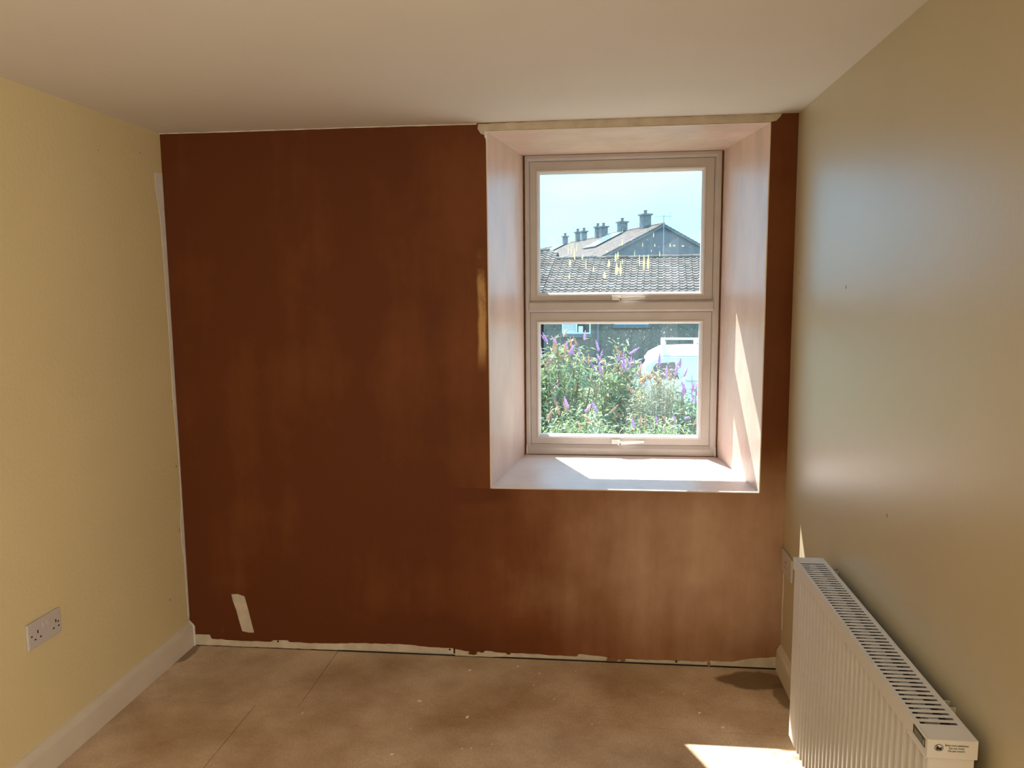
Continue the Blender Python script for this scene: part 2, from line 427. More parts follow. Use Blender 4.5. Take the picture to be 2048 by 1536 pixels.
# bare board along the foot of the wall
patch('bare_board_strip', ragged([(0.022, 0.047), (0.03, 0.050), (0.0865, 0.0505), (0.094, 0.033), (0.183, 0.0295), (0.3565, 0.029), (0.3707, 0.0375), (0.4326, 0.0390), (0.4391, 0.0315), (0.5756, 0.0312), (0.7314, 0.0385), (0.9121, 0.0432), (1.0178, 0.0365), (1.1427, 0.034)],
      [(0.022, 0.003), (0.36, 0.004), (0.64, 0.005), (0.78, 0.0105), (1.1427, 0.0122)], 0.0018, 0.02), M_board, wall_back)
patch('bare_board_strip', ragged([(1.150, 0.031), (1.19, 0.024), (1.2413, 0.0214), (1.2789, 0.0293), (1.32, 0.024), (1.4726, 0.0236), (1.6493, 0.020), (1.6602, 0.0318), (1.7659, 0.0240), (1.7877, 0.0160), (1.9104, 0.019), (2.1527, 0.0205), (2.1808, 0.0264), (2.2652, 0.0255), (2.3555, 0.0445), (2.4455, 0.0532)],
      [(1.150, 0.003), (1.30, 0.0035), (1.36, 0.008), (1.55, 0.0105), (1.92, 0.0118), (2.19, 0.0105), (2.4455, 0.006)], 0.0016, 0.02), M_board, wall_back)
for sx, sz in ((0.3897, 0.0331), (1.1276, 0.0290), (2.0477, 0.0175)):
    MB().tube((sx, -0.0026, sz), (sx, 0.001, sz), 0.0042, n=10).build('board_screw', M_black, wall_back)
MB().box(1.144, 1.149, -0.0014, 0.002, 0.0125, 0.036).build('board_joint', M_black, wall_back)
# untouched rectangle left in the skim, lower left
patch('bare_patch', ragged([(0.194, 0.2335), (0.222, 0.236), (0.251, 0.2265), (0.262, 0.18), (0.273, 0.128), (0.2855, 0.068)], [(0.194, 0.2335), (0.199, 0.205), (0.212, 0.165), (0.222, 0.12), (0.2335, 0.0725), (0.262, 0.067), (0.2855, 0.068)], 0.0008, 0.015), M_board, wall_back)
# board paper left along the ceiling above the window, and its drip at the corner
patch('bare_board_strip', ragged([(1.2735, 2.108), (1.276, 2.1255), (1.60, 2.1285), (2.0, 2.1285), (2.392, 2.1285)],
      [(1.2735, 2.108), (1.285, 2.0905), (1.2985, 2.085), (1.3065, 2.1005), (1.7, 2.1005), (2.33, 2.1005), (2.352, 2.1000), (2.372, 2.104), (2.385, 2.1165), (2.392, 2.1285)], 0.0012, 0.03), M_board, wall_back, th=0.003)
patch('filler_drip', [(1.3005, 2.096), (1.3085, 2.0985), (1.3092, 2.072), (1.3065, 2.049), (1.3042, 2.070), (1.2995, 2.078)], M_filler, wall_back, th=0.004)
# thin white line where the skim meets the ceiling
patch('ceiling_filler_line', ragged([(0.0, 2.1290), (1.27, 2.1290)], [(0.0, 2.1262), (0.35, 2.1255), (0.8, 2.1262), (1.27, 2.1245)], 0.0012, 0.03), M_filler, wall_back)
# smears of skim dropped on the bare board
for sx, sz, sw, sh_ in ((1.222, 0.018, 0.020, 0.010), (1.262, 0.027, 0.012, 0.007), (1.372, 0.022, 0.012, 0.006), (1.795, 0.016, 0.030, 0.012), (1.835, 0.014, 0.016, 0.008), (2.176, 0.014, 0.007, 0.016)):
    o_ = patch('plaster_smear', [(sx+sw*math.cos(t)*random.uniform(0.6, 1.1), sz+sh_*math.sin(t)*random.uniform(0.6, 1.1)) for t in [i*math.pi/5 for i in range(10)]], M_plaster, wall_back, th=0.0024)
# white filler on the painted walls beside the new skim
patch('filler_strip', ragged([(-0.001, 1.976), (-0.054, 1.970)], [(-0.001, 1.976), (-0.001, 0.13), (-0.012, 0.13), (-0.014, 0.40), (-0.026, 0.47), (-0.024, 0.55), (-0.010, 0.62), (-0.009, 0.85), (-0.018, 0.95), (-0.024, 1.05), (-0.022, 1.30), (-0.027, 1.55), (-0.033, 1.75), (-0.038, 1.83), (-0.054, 1.90), (-0.054, 1.970)], 0.002, 0.05), M_filler, wall_left, 'left')
patch('filler_strip', ragged([(-0.002, 0.405), (-0.014, 0.395)], [(-0.002, 0.405), (-0.002, 0.165), (-0.012, 0.17), (-0.018, 0.20), (-0.008, 0.24), (-0.012, 0.30), (-0.020, 0.345), (-0.010, 0.365), (-0.014, 0.395)], 0.003, 0.015), M_filler, wall_right, 'right')

# small knocks and scuffs in the yellow paint
M_knock = mat('paint_knock', (0.40, 0.27, 0.15), 0.8)
for y, z, a, b_ in ((-0.145, 2.03, 0.006, 0.0022), (-0.40, 1.995, 0.004, 0.002), (-0.03, 1.060, 0.0035, 0.005), (-0.037, 0.520, 0.0025, 0.014), (-0.03, 0.79, 0.006, 0.005), (-0.14, 0.26, 0.004, 0.006)):
    patch('paint_knock', [(y+a*math.cos(t), z+b_*math.sin(t)) for t in [i*math.pi/3 for i in range(6)]], M_knock, wall_left, 'left', 0.0006)
for y, z in ((-0.075, 1.555), (-1.02, 0.93), (-0.62, 1.5)):
    patch('paint_knock', [(y+0.003*math.cos(t), z+0.006*math.sin(t)) for t in [i*math.pi/3 for i in range(6)]], M_knock, wall_right, 'right', 0.0006)

# ------------------------------------------------------------------ skirting boards
def skirting(name, x, sgn, y0):
    prof = [(0, 0), (0.017, 0), (0.017, 0.082), (0.0150, 0.090), (0.0105, 0.0945), (0.0085, 0.101), (0.0060, 0.106), (0, 0.108)]
    return tag(MB().prism([(x+sgn*a, y0, z) for a, z in prof], (0, REAR-y0, 0)).build(name, M_skirt), kind='structure')
bl = skirting('baseboard_left', 0.0, 1, -0.006)
br = skirting('baseboard_right', W, -1, -0.006)
# cut end blocks with their gap to the wall
MB().prism([(0.0, -0.0055, 0), (0.023, -0.0055, 0), (0.023, -0.0055, 0.088), (0.012, -0.0055, 0.101), (0, -0.0055, 0.112)], (0, 0.005, 0)).build('end_filler', M_filler, bl)

# ================================================================== window
win = tag(empty('window_1', (0, 0, 0)), kind='structure')
TRZ0, TRZ1 = 1.3975, 1.4485
# outer frame: jambs, head, bottom rail as one mitred ring, plus the transom
Fo = (FX0, FX1, FZ0, FZ1); Fi = (1.4195, 2.2445, 0.7780, 2.0770)
MB().ring(Fo, Fi, [(0, 0.655), (0, FY), (0.66, FY), (1.0, FY+0.013), (1.0, 0.655)]).build('frame', M_upvc, win, bevel=0.0012, seg=1)
MB().prism([(Fi[0]-0.005, 0.655, TRZ0), (Fi[0]-0.005, FY+0.013, TRZ0), (Fi[0]-0.005, FY, TRZ0+0.0085), (Fi[0]-0.005, FY, TRZ1-0.0085), (Fi[0]-0.005, FY+0.013, TRZ1), (Fi[0]-0.005, 0.655, TRZ1)], (Fi[1]-Fi[0]+0.010, 0, 0)).build('transom', M_upvc, win, bevel=0.0012, seg=1)
# brown gap of old sealant between frame and plaster
M_gap = mat('old_sealant', (0.16, 0.07, 0.03), 0.8, var=0.3, vscale=30)
MB().ring((FX0-0.002, FX1+0.002, FZ0-0.002, FZ1+0.002), (FX0+0.0022, FX1-0.0022, FZ0+0.0022, FZ1-0.0022), [(0, FY-0.0015), (1, FY-0.0015), (1, FY+0.01), (0, FY+0.01)]).build('sealant_line', M_gap, win)
# blobs of white sealant at the lower corners
for cx_ in (FX0+0.004, FX1-0.004):
    MB().lathe([(0.003, 0), (0.006, 0.006), (0.0045, 0.02), (0.003, 0.045), (0.001, 0.05)], (cx_, FY-0.003, FZ0), 8).build('sealant_blob', M_upvc_hi, win, smooth=True)

def glass_material():
    """clear pane with a thin film of dust that the sun lights from outside"""
    mt, nt, N, L, b = newmat('dusty_glass')
    N.remove(b); out = N['Material Output']
    tr = N.new('ShaderNodeBsdfTransparent'); tr.inputs['Color'].default_value = (0.985, 0.995, 0.995, 1)
    gl = N.new('ShaderNodeBsdfGlossy'); gl.inputs['Roughness'].default_value = 0.02
    lw = N.new('ShaderNodeLayerWeight')
    pw = N.new('ShaderNodeMath'); pw.operation = 'POWER'; pw.inputs[1].default_value = 5.0; lw.inputs['Blend'].default_value = 0.5
    L.new(lw.outputs['Facing'], pw.inputs[0])
    fr = N.new('ShaderNodeMath'); fr.operation = 'MULTIPLY_ADD'; fr.inputs[1].default_value = 0.9; fr.inputs[2].default_value = 0.008
    L.new(pw.outputs[0], fr.inputs[0])
    mx = N.new('ShaderNodeMixShader'); L.new(fr.outputs[0], mx.inputs[0]); L.new(tr.outputs[0], mx.inputs[1]); L.new(gl.outputs[0], mx.inputs[2])
    tl = N.new('ShaderNodeBsdfTranslucent'); tl.inputs['Color'].default_value = (0.80, 0.92, 1.0, 1)
    tc = N.new('ShaderNodeTexCoord'); mp = N.new('ShaderNodeMapping'); mp.inputs['Scale'].default_value = (1, 1, 0.25)
    L.new(tc.outputs['Object'], mp.inputs['Vector'])
    nz = N.new('ShaderNodeTexNoise'); nz.inputs['Scale'].default_value = 26; nz.inputs['Detail'].default_value = 6
    L.new(mp.outputs['Vector'], nz.inputs['Vector'])
    mr = N.new('ShaderNodeMapRange'); mr.inputs['From Min'].default_value = 0.35; mr.inputs['From Max'].default_value = 0.75
    mr.inputs['To Min'].default_value = 0.006; mr.inputs['To Max'].default_value = 0.018
    L.new(nz.outputs['Fac'], mr.inputs['Value'])
    m2 = N.new('ShaderNodeMixShader'); L.new(mr.outputs[0], m2.inputs[0]); L.new(mx.outputs[0], m2.inputs[1]); L.new(tl.outputs[0], m2.inputs[2])
    L.new(m2.outputs[0], out.inputs['Surface'])
    return mt
M_glass = glass_material()
def splash_material(name, col):
    mt, nt, N, L, b = newmat(name)
    N.remove(b); out = N['Material Output']
    df = N.new('ShaderNodeBsdfDiffuse'); tl = N.new('ShaderNodeBsdfTranslucent'); tr = N.new('ShaderNodeBsdfTransparent')
    for n_ in (df, tl): n_.inputs['Color'].default_value = (*col, 1)
    mx = N.new('ShaderNodeMixShader'); mx.inputs[0].default_value = 0.35; L.new(df.outputs[0], mx.inputs[1]); L.new(tl.outputs[0], mx.inputs[2])
    tc = N.new('ShaderNodeTexCoord'); nz = N.new('ShaderNodeTexNoise'); nz.inputs['Scale'].default_value = 160; nz.inputs['Detail'].default_value = 4
    L.new(tc.outputs['Object'], nz.inputs['Vector'])
    mr = N.new('ShaderNodeMapRange'); mr.inputs['From Min'].default_value = 0.4; mr.inputs['From Max'].default_value = 0.62
    mr.inputs['To Min'].default_value = 0.35; mr.inputs['To Max'].default_value = 0.95
    L.new(nz.outputs['Fac'], mr.inputs['Value'])
    m2 = N.new('ShaderNodeMixShader'); L.new(mr.outputs[0], m2.inputs[0]); L.new(tr.outputs[0], m2.inputs[1]); L.new(mx.outputs[0], m2.inputs[2])
    L.new(m2.outputs[0], out.inputs['Surface'])
    return mt
M_splash = splash_material('dried_splash', (0.84, 0.86, 0.60))
M_fleck = splash_material('pale_fleck', (0.85, 0.88, 0.85))

def sash(z0, z1, gz0, gz1, hx, hz):
    So = (Fi[0]+0.0008, Fi[1]-0.0008, z0+0.0008, z1-0.0008)
    Gi = (1.466, 2.1905, gz0, gz1)
    fl = (Gi[0]-0.017, Gi[1]+0.017, gz0-0.016, gz1+0.016)
    sy = FY+0.0125
    s = MB().ring(So, fl, [(0, 0.65), (0, sy+0.002), (0.04, sy), (1, sy), (1, 0.65)]).build('sash', M_upvc, win, bevel=0.0010, seg=1)
    MB().ring(fl, Gi, [(0, sy-0.0005), (0.14, sy-0.003), (0.30, sy-0.003), (0.34, sy), (0.48, sy), (1.0, sy+0.013), (1.0, 0.625), (0, 0.625)]).build('glazing_bead', M_upvc_hi, s)
    MB().ring((So[0]-0.0012, So[1]+0.0012, So[2]-0.0012, So[3]+0.0012), So, [(0, sy+0.0035), (1, sy+0.0035), (1, 0.64), (0, 0.64)]).build('gasket', M_black, s)
    hb = MB().box(hx, hx+0.040, sy-0.012, sy, hz-0.010, hz+0.011).build('handle_base', M_white, s, bevel=0.003)
    lv = MB()
    L_ = [(hx+0.028, sy-0.030, hz-0.011, hz+0.005), (hx+0.060, sy-0.034, hz-0.009, hz+0.004), (hx+0.105, sy-0.030, hz-0.005, hz+0.006), (hx+0.150, sy-0.022, hz-0.001, hz+0.0065)]
    for (xa, ya, za, zb), (xb, yb, zc, zd) in zip(L_[:-1], L_[1:]):
        lv.prism([(xa, ya, za), (xa, ya, zb), (xa, ya+0.012, zb), (xa, ya+0.012, za)], (0, 0, 0)) if False else None
        n = len(lv.v)
        lv.v += [(xa,ya,za),(xa,ya,zb),(xa,ya+0.012,zb),(xa,ya+0.012,za),(xb,yb,zc),(xb,yb,zd),(xb,yb+0.011,zd),(xb,yb+0.011,zc)]
        for q in ((0,1,5,4),(1,2,6,5),(2,3,7,6),(3,0,4,7)): lv.f.append(tuple(n+i for i in q)); lv.mi.append(0)
        if xa == L_[0][0]: lv.f.append((n, n+3, n+2, n+1)); lv.mi.append(0)
        if xb == L_[-1][0]: lv.f.append((n+4, n+5, n+6, n+7)); lv.mi.append(0)
    lv.tube((hx+0.036, sy-0.031, hz-0.003), (hx+0.036, sy-0.008, hz-0.003), 0.007, n=12)
    lv.build('handle_lever', M_white, s, bevel=0.0015)
    MB().tube((hx+0.040, sy-0.0335, hz-0.006), (hx+0.040, sy-0.030, hz-0.006), 0.0028, n=8).build('handle_lock', M_black, s)
    return Gi
gu = sash(TRZ1, Fi[3], 1.4875, 2.0215, 1.7935, 1.4605)
glw = sash(Fi[2], TRZ0, 0.8235, 1.3415, 1.7965, 0.7935)
def pane(G):
    return MB().box(G[0]-0.006, G[1]+0.006, 0.612, 0.617, G[2]-0.006, G[3]+0.006).build('pane', M_glass, win)
p_up, p_lo = pane(gu), pane(glw)
# outer sill nosing
MB().prism([(FX0, 0.64, 0.772), (FX0, 0.90, 0.748), (FX0, 0.90, 0.725), (FX0, 0.64, 0.735)], (FX1-FX0, 0, 0)).build('outer_sill', M_upvc, win)

# dried yellowish splashes and pale flecks on the outside of the panes
def pix_up(px, py):  # place on the upper pane measured in millimetres from its corner
    return (gu[0]+(px-1080)/324*(gu[1]-gu[0]), gu[3]-(py-345)/237*(gu[3]-gu[2]))
def splash(par, x, z, w, h, material):
    pts = []; n = 12
    for i in range(n):
        t = 2*math.pi*i/n
        rr = 1 + random.uniform(-0.28, 0.28)
        wd = w*(0.55 if math.sin(t) > 0.3 else 1.0)
        pts.append((x+wd*0.5*math.cos(t)*rr, 0.6175, z+h*0.5*math.sin(t)*(1+random.uniform(-.1, .15))))
    MB().prism(pts, (0, 0.0006, 0)).build('splash', material, par)
for cx_, cy_, w, h in ((460,580,26,80),(455,735,26,70),(605,515,20,70),(648,600,16,120),(736,655,18,80),(865,725,36,90),(915,592,34,95),(992,520,26,95),(1018,500,24,90),(1005,660,46,150),(1050,650,28,150),(1070,565,14,60),(1265,560,14,140),(1318,590,28,180),(1366,580,30,185),(1497,490,12,70),(1424,275,10,60),(1614,395,14,45),(1066,360,22,70),(1070,215,10,60),(1440,390,10,40),(1210,480,8,70),(1300,385,8,50),(890,455,20,30),(1660,400,30,18),(1760,405,34,16),(440,430,14,120),(475,420,14,130),(515,480,24,130),(540,400,12,110),(495,380,10,80)):
    x, z = pix_up(1060+cx_/5.69, 420+cy_/5.69)
    splash(p_up, x, z, w/5.69*0.00225, h/5.69*0.00225, M_splash)
fl_ = MB()
for _ in range(300):
    up = random.random() < 0.35
    G = gu if up else glw
    x = random.uniform(G[0]+0.01, G[1]-0.01)
    z = G[2]+0.01+(G[3]-G[2]-0.02)*(random.random()**(1.4 if up else 0.8))
    if not up and random.random() < 0.5: x = random.uniform(1.85, G[1]-0.01); z = random.uniform(1.20, G[3]-0.01)
    w = random.uniform(0.0005, 0.0014); h = w*random.choice((1, 1.3, 2.5, 3.5))
    a = random.uniform(-0.5, 0.5)
    fl_.face([(x-w+a*h, 0.6178, z+h), (x-w*0.6, 0.6178, z-h), (x+w, 0.6178, z-h*0.8), (x+w*0.8+a*h, 0.6178, z+h*0.7)])
tag(fl_.build('dirt_flecks', M_fleck, p_lo), kind='stuff')

# ================================================================== double socket on the left wall
def rot_box(mb, x0, x1, y0, y1, z0, z1): mb.box(x0, x1, y0, y1, z0, z1)
M_socket = mat('socket_plastic', (0.60, 0.55, 0.53), 0.35)
sk = tag(empty('wall_socket', (0, -0.8525, 0.459)), 'white double switched wall socket on the left yellow wall', 'socket')
so = (0, -0.8525, 0.459)
MB().box(0.0, 0.0095, -0.9265, -0.7785, 0.4180, 0.5000).build('faceplate', M_socket, sk, org=so, bevel=0.0045, seg=3)
for y, z in ((-0.8844, 0.4650), (-0.8041, 0.4650)):
    MB().box(0.0085, 0.0100, y-0.0022, y+0.0022, z-0.005, z+0.005).build('earth_slot', M_black, sk, org=so)
for y, z in ((-0.8969, 0.4445), (-0.8736, 0.4445), (-0.8156, 0.4445), (-0.7923, 0.4445)):
    MB().box(0.0085, 0.0100, y-0.0035, y+0.0035, z-0.0022, z+0.0022).build('pin_slot', M_black, sk, org=so)
for y in (-0.9110, -0.7935):
    MB().tube((0.0085, y, 0.459), (0.0101, y, 0.459), 0.0030, n=10).build('screw', M_black, sk, org=so)
for y in (-0.8565, -0.8390):
    MB().prism([(0.0085, y-0.006, 0.4690), (0.0128, y-0.006, 0.4690), (0.0100, y-0.006, 0.4860), (0.0085, y-0.006, 0.4860)], (0, 0.012, 0)).build('rocker_switch', M_socket, sk, org=so, bevel=0.001)

# twin plate in the far right corner, half hidden by the heater
so = (W, -0.078, 0.457)
pl = tag(empty('wall_plate', so), 'white double wall plate with one screw in the far right corner', 'wall plate')
MB().box(W-0.010, W, -0.1560, -0.0045, 0.4140, 0.5000).build('faceplate', M_socket, pl, org=so, bevel=0.006, seg=3)
MB().tube((W-0.0115, -0.030, 0.459), (W-0.009, -0.030, 0.459), 0.0045, n=12).build('screw', M_steel, pl, org=so)
for y, z in ((-0.062, 0.446), (-0.085, 0.446)):
    MB().box(W-0.0105, W-0.009, y-0.003, y+0.003, z-0.002, z+0.002).build('pin_slot', M_black, pl, org=so)
MB().box(W-0.0105, W-0.009, -0.0755, -0.0715, 0.461, 0.471).build('earth_slot', M_black, pl, org=so)

# ================================================================== electric panel heater on the right wall
M_heater = mat('heater_enamel', (0.84, 0.83, 0.84), 0.34, var=0.02, vscale=6)
M_heater_in = mat('heater_inner', (0.40, 0.38, 0.37), 0.5)
M_dark = mat('heater_dark', (0.05, 0.045, 0.045), 0.6)
M_lcd = mat('lcd_grey', (0.22, 0.26, 0.27), 0.15)
M_ink = mat('black_ink', (0.012, 0.011, 0.010), 0.6)
HX0, HX1, HY0, HY1, HZ0, HZT = 2.3385, 2.4200, -1.585, -0.600, 0.085, 0.6700   # front, back, near, far, foot, top
ho = (2.379, -1.09, 0.085)
he = tag(empty('panel_heater', ho), 'white slatted electric panel heater hung on the right wall', 'heater')
# cap: front, back, ends and slotted top
cx0, cx1 = 2.3345, 2.4235
ct = 0.0025
SLOT0, PIT, NS = -0.6570, 0.01742, 51
SL0, SL1 = 2.3425, 2.4115
cap = MB()
cap.box(cx0, cx0+ct, HY0, HY1, 0.6335, HZT)               # front skirt
cap.box(cx1-ct, cx1, HY0, HY1, 0.6335, HZT)
cap.box(cx0+ct, cx1-ct, HY0, HY0+ct, 0.6335, HZT)
cap.box(cx0+ct, cx1-ct, HY1-ct, HY1, 0.6335, HZT)
cap.box(cx0+ct, SL0, HY0+ct, HY1-ct, HZT-ct, HZT)         # side rails of the top
cap.box(SL1, cx1-ct, HY0+ct, HY1-ct, HZT-ct, HZT)
ylast = SLOT0-(NS-1)*PIT
cap.box(SL0, SL1, SLOT0+0.0042, HY1-ct, HZT-0.0008, HZT)
cap.box(SL0, SL1, HY0+ct, ylast-0.0042, HZT-ct, HZT)
cap.build('cap', M_heater, he, org=ho, bevel=0.0012, seg=2)
bar = MB().prism([(SL0-SL0-0.001, 0.0046, 0), (SL1-SL0+0.001, 0.0046, 0), (SL1-SL0+0.001, -0.0046, 0), (SL0-SL0-0.001, -0.0046, 0)], (0, 0, 0.0008)).mesh('grille_bar', M_heater)
for k in range(NS-1):
    inst('grille_bar', bar, he, (SL0-ho[0], SLOT0-(k+0.5)*PIT-ho[1], HZT-0.0008-ho[2]))
# inner convector plate, coloured dark to paint the shade inside the slots
MB().box(2.3600, 2.4150, HY0+0.02, HY1-0.02, 0.30, 0.6480).build('element_shade_plate', M_dark, he, org=ho)
lug = MB().box(-0.0095, 0.0095, -0.0055, 0.0055, 0, 0.0175).mesh('element_lug', M_heater)
for k in range(NS):
    inst('element_lug', lug, he, (2.3775-ho[0], SLOT0-k*PIT+(0.0035 if k % 2 else -0.0035)-ho[1], 0.6480-ho[2]))
# body: end panels, back plate and the folded front fins
MB().box(HX0+0.002, HX1, HY0+0.004, HY0+0.007, HZ0, 0.6345).build('end_panel', M_heater, he, org=ho, bevel=0.0008)
MB().box(HX0+0.002, HX1, HY1-0.007, HY1-0.004, HZ0, 0.6345).build('end_panel', M_heater, he, org=ho, bevel=0.0008)
MB().box(HX1-0.003, HX1-0.0005, HY0+0.007, HY1-0.007, HZ0, 0.6345).build('back_plate', M_heater_in, he, org=ho)
MB().box(HX0, HX0+0.002, HY0+0.004, -1.5600, HZ0, 0.6345).build('front_stile', M_heater, he, org=ho, bevel=0.0008)
MB().box(HX0, HX0+0.002, -0.6630, HY1-0.004, HZ0, 0.6345).build('front_stile', M_heater, he, org=ho, bevel=0.0008)
FP = 0.03204
fz = 0.6345-HZ0
# one fin: a flat fold standing proud, a slanted return and the recess next to it
prof = [(0.0, 0.0), (0.0, -0.0095), (0.0180, -0.0120), (0.0180, -FP+0.0025), (0.0, -FP), (0.0012, -FP), (0.0192, -FP+0.0030), (0.0192, -0.0128), (0.0012, -0.0103), (0.0012, 0.0)]
fin = MB().prism([(a, b_, 0) for a, b_ in prof], (0, 0, fz)).mesh('fin', M_heater)
for k in range(28):
    inst('fin', fin, he, (HX0-ho[0], -0.6630-k*FP-ho[1], 0))
# thermostat display let into the near end of the cap front
MB().box(cx0-0.0006, cx0+0.001, -1.5755, -1.5215, 0.6460, 0.6640).build('display_surround', M_dark, he, org=ho, bevel=0.0006)
MB().box(cx0-0.0012, cx0, -1.5640, -1.5290, 0.6490, 0.6610).build('display_screen', M_lcd, he, org=ho)
MB().box(cx0-0.0014, cx0, -1.5735, -1.5670, 0.6500, 0.6600).build('display_button', M_heater_in, he, org=ho)
MB().box(cx0-0.003, cx0+0.001, HY0, -1.50, 0.6325, 0.6345).build('cap_lip', M_heater, he, org=ho)
# warning printed on the near end of the cap
def ink(mb, name='printed_symbol'): return mb.build(name, M_ink, he, org=ho)
ic, iz, iy = 2.3550, 0.6545, HY0-0.0004
rg = MB(); n_ = 28
for i in range(n_):
    a, c = 2*math.pi*i/n_, 2*math.pi*(i+1)/n_
    rg.quad((ic+0.0078*math.cos(a), iy, iz+0.0068*math.sin(a)), (ic+0.0078*math.cos(c), iy, iz+0.0068*math.sin(c)), (ic+0.0068*math.cos(c), iy, iz+0.0058*math.sin(c)), (ic+0.0068*math.cos(a), iy, iz+0.0058*math.sin(a)))
rg.face([(ic-0.0048, iy, iz-0.0025), (ic-0.0048, iy, iz+0.0012), (ic-0.0034, iy, iz+0.0030), (ic-0.0006, iy, iz-0.0002), (ic+0.0016, iy, iz-0.0016), (ic+0.0034, iy, iz+0.0018), (ic+0.0050, iy, iz+0.0018), (ic+0.0050, iy, iz-0.0020), (ic+0.0038, iy, iz-0.0036), (ic-0.0036, iy, iz-0.0036)])
rg.quad((ic-0.0052, iy, iz+0.0044), (ic-0.0044, iy, iz+0.0050), (ic+0.0052, iy, iz-0.0040), (ic+0.0044, iy, iz-0.0048))
rg.box(ic-0.0048, ic+0.0050, iy, iy+0.0003, iz-0.0044, iz-0.0036)
ink(rg)
for txt, xm, zt, sz in (('Bitte nicht abdecken', 2.3862, 0.6580, 0.0050), ('Do not cover', 2.3862, 0.6527, 0.0050), ('Ne pas couvrir', 2.3862, 0.6473, 0.0050)):
    cu = bpy.data.curves.new('printed_text', 'FONT'); cu.body = txt; cu.size = sz; cu.align_x = 'CENTER'; cu.extrude = 0.0001
    cu.materials.append(M_ink)
    tmp = bpy.data.objects.new('text_outline', cu); COL.objects.link(tmp)
    bpy.context.view_layer.update()
    me_t = bpy.data.meshes.new_from_object(tmp.evaluated_get(bpy.context.evaluated_depsgraph_get()))
    bpy.data.objects.remove(tmp)
    t = bpy.data.objects.new('printed_text', me_t); COL.objects.link(t); t.parent = he
    t.location = (xm-ho[0], HY0-0.0004-ho[1], zt-ho[2]); t.rotation_euler = (math.radians(90), 0, 0)
# folded steel wall brackets behind the heater
M_bracket = mat('bracket_cream', (0.70, 0.66, 0.52), 0.45)
for yy in (-0.652, -1.421):
    b_ = MB(); zt = 0.652; x0b, x1b = HX1+0.0035, W-0.0006
    b_.box(x0b, x1b-0.012, yy-0.0135, yy-0.0115, 0.12, zt); b_.box(x0b, x1b-0.012, yy+0.0115, yy+0.0135, 0.12, zt)
    b_.box(x0b, x0b+0.002, yy-0.0135, yy+0.0135, 0.12, zt)
    b_.box(x1b-0.012, x1b, yy-0.0150, yy-0.0115, 0.12, zt); b_.box(x1b-0.012, x1b, yy+0.0115, yy+0.0150, 0.12, zt)
    b_.build('wall_bracket', M_bracket, he, org=ho)
# cable end at the far side
cb = MB()
pts = [(HX0+0.030, -0.603, 0.600), (HX0+0.020, -0.590, 0.590), (HX0+0.022, -0.586, 0.560), (HX0+0.030, -0.588, 0.530), (HX0+0.050, -0.596, 0.50)]
for p, q_ in zip(pts[:-1], pts[1:]): cb.tube(p, q_, 0.0035, n=8)
cb.build('power_cable', M_white, he, org=ho, smooth=True)

# ================================================================== crumbs on the floor
M_crumb = mat('plaster_crumb', (0.80, 0.71, 0.56), 0.8)
crumb_at = [
(1.2287, -0.1186, 1.3, 'long pale plaster chip on the floor in front of the dark board joint'),
(1.4153, -0.066, 1.0, "small plaster crumb close to the back wall, under the window's left edge"),
(1.5078, -0.1198, 1.1, 'pale crumb on the floor below the left pane edge, nearest the wall seam'),
(1.6478, -0.0853, 0.7, "tiny pale crumb in front of the torn board step in the back wall's foot"),
(1.5738, -0.3042, 0.7, "lone crumb halfway between wall and long floor seam, below the window's left pane"),
(1.9751, -0.2157, 0.9, "left of two crumbs lying side by side below the window's right half"),
(2.0535, -0.2283, 0.8, "right of two crumbs lying side by side below the window's right half"),
(2.0921, -0.3528, 1.2, 'pale crumb on the floor just behind the sunlit patch'),
(2.1583, -0.443, 1.4, 'bright rounded crumb on the long floor seam nearest the heater'),
(1.2738, -0.4551, 1.4, 'bright rounded crumb lying right on the long floor seam, mid floor'),
(1.2892, -0.6456, 0.9, 'left one of a close pair of crumbs near the bottom edge'),
(1.3187, -0.6377, 0.9, 'right one of a close pair of crumbs near the bottom edge'),
(1.3846, -0.609, 0.7, 'faint crumb to the right of the close pair near the bottom edge'),
(1.7144, -0.4605, 0.8, 'small crumb on the long floor seam below the window'),
(2.3028, -0.2402, 0.6, 'tiny crumb beside the water stain in the far right corner'),
(2.1088, -0.0671, 0.6, 'tiny crumb by the foot of the wall left of the water stain'),
(1.7021, -0.5449, 0.5, 'tiny speck on the floor just left of the sunlit patch'),
(1.4911, -0.2059, 0.6, 'small crumb alone on the back floor sheet, left of centre under the window'),
(1.0817, -0.3669, 1.5, 'largest long plaster chip, lying between the cross seam and mid floor'),
(0.6808, -0.4815, 0.9, 'pale crumb at the meeting of the cross seam and long floor seam'),
(1.0665, -0.6977, 1.1, 'bright crumb nearest the camera, left of the close pair'),
(1.0928, -0.5432, 0.7, 'short pale crumb in front of the long seam, left of mid floor')]
def crumb_mesh(seed):
    rnd = random.Random(seed)
    bm = bmesh.new(); bmesh.ops.create_icosphere(bm, subdivisions=1, radius=0.0042)
    for v in bm.verts:
        v.co *= rnd.uniform(0.7, 1.25); v.co.x *= 1.7; v.co.z *= 0.6
    zmin = min(v.co.z for v in bm.verts)
    for v in bm.verts: v.co.z -= zmin
    me = bpy.data.meshes.new('plaster_crumb'); bm.to_mesh(me); bm.free(); me.materials.append(M_crumb); return me
crumbs = [crumb_mesh(i) for i in range(4)]
for i, (x, y, s_, lb) in enumerate(crumb_at):
    o = inst('plaster_crumb', crumbs[i % 4], None, (x, y, 0.0), (0, 0, random.uniform(0.3, 2.0)), (s_, s_, s_))
    tag(o, lb, 'crumb', 'plaster crumbs on the floor')

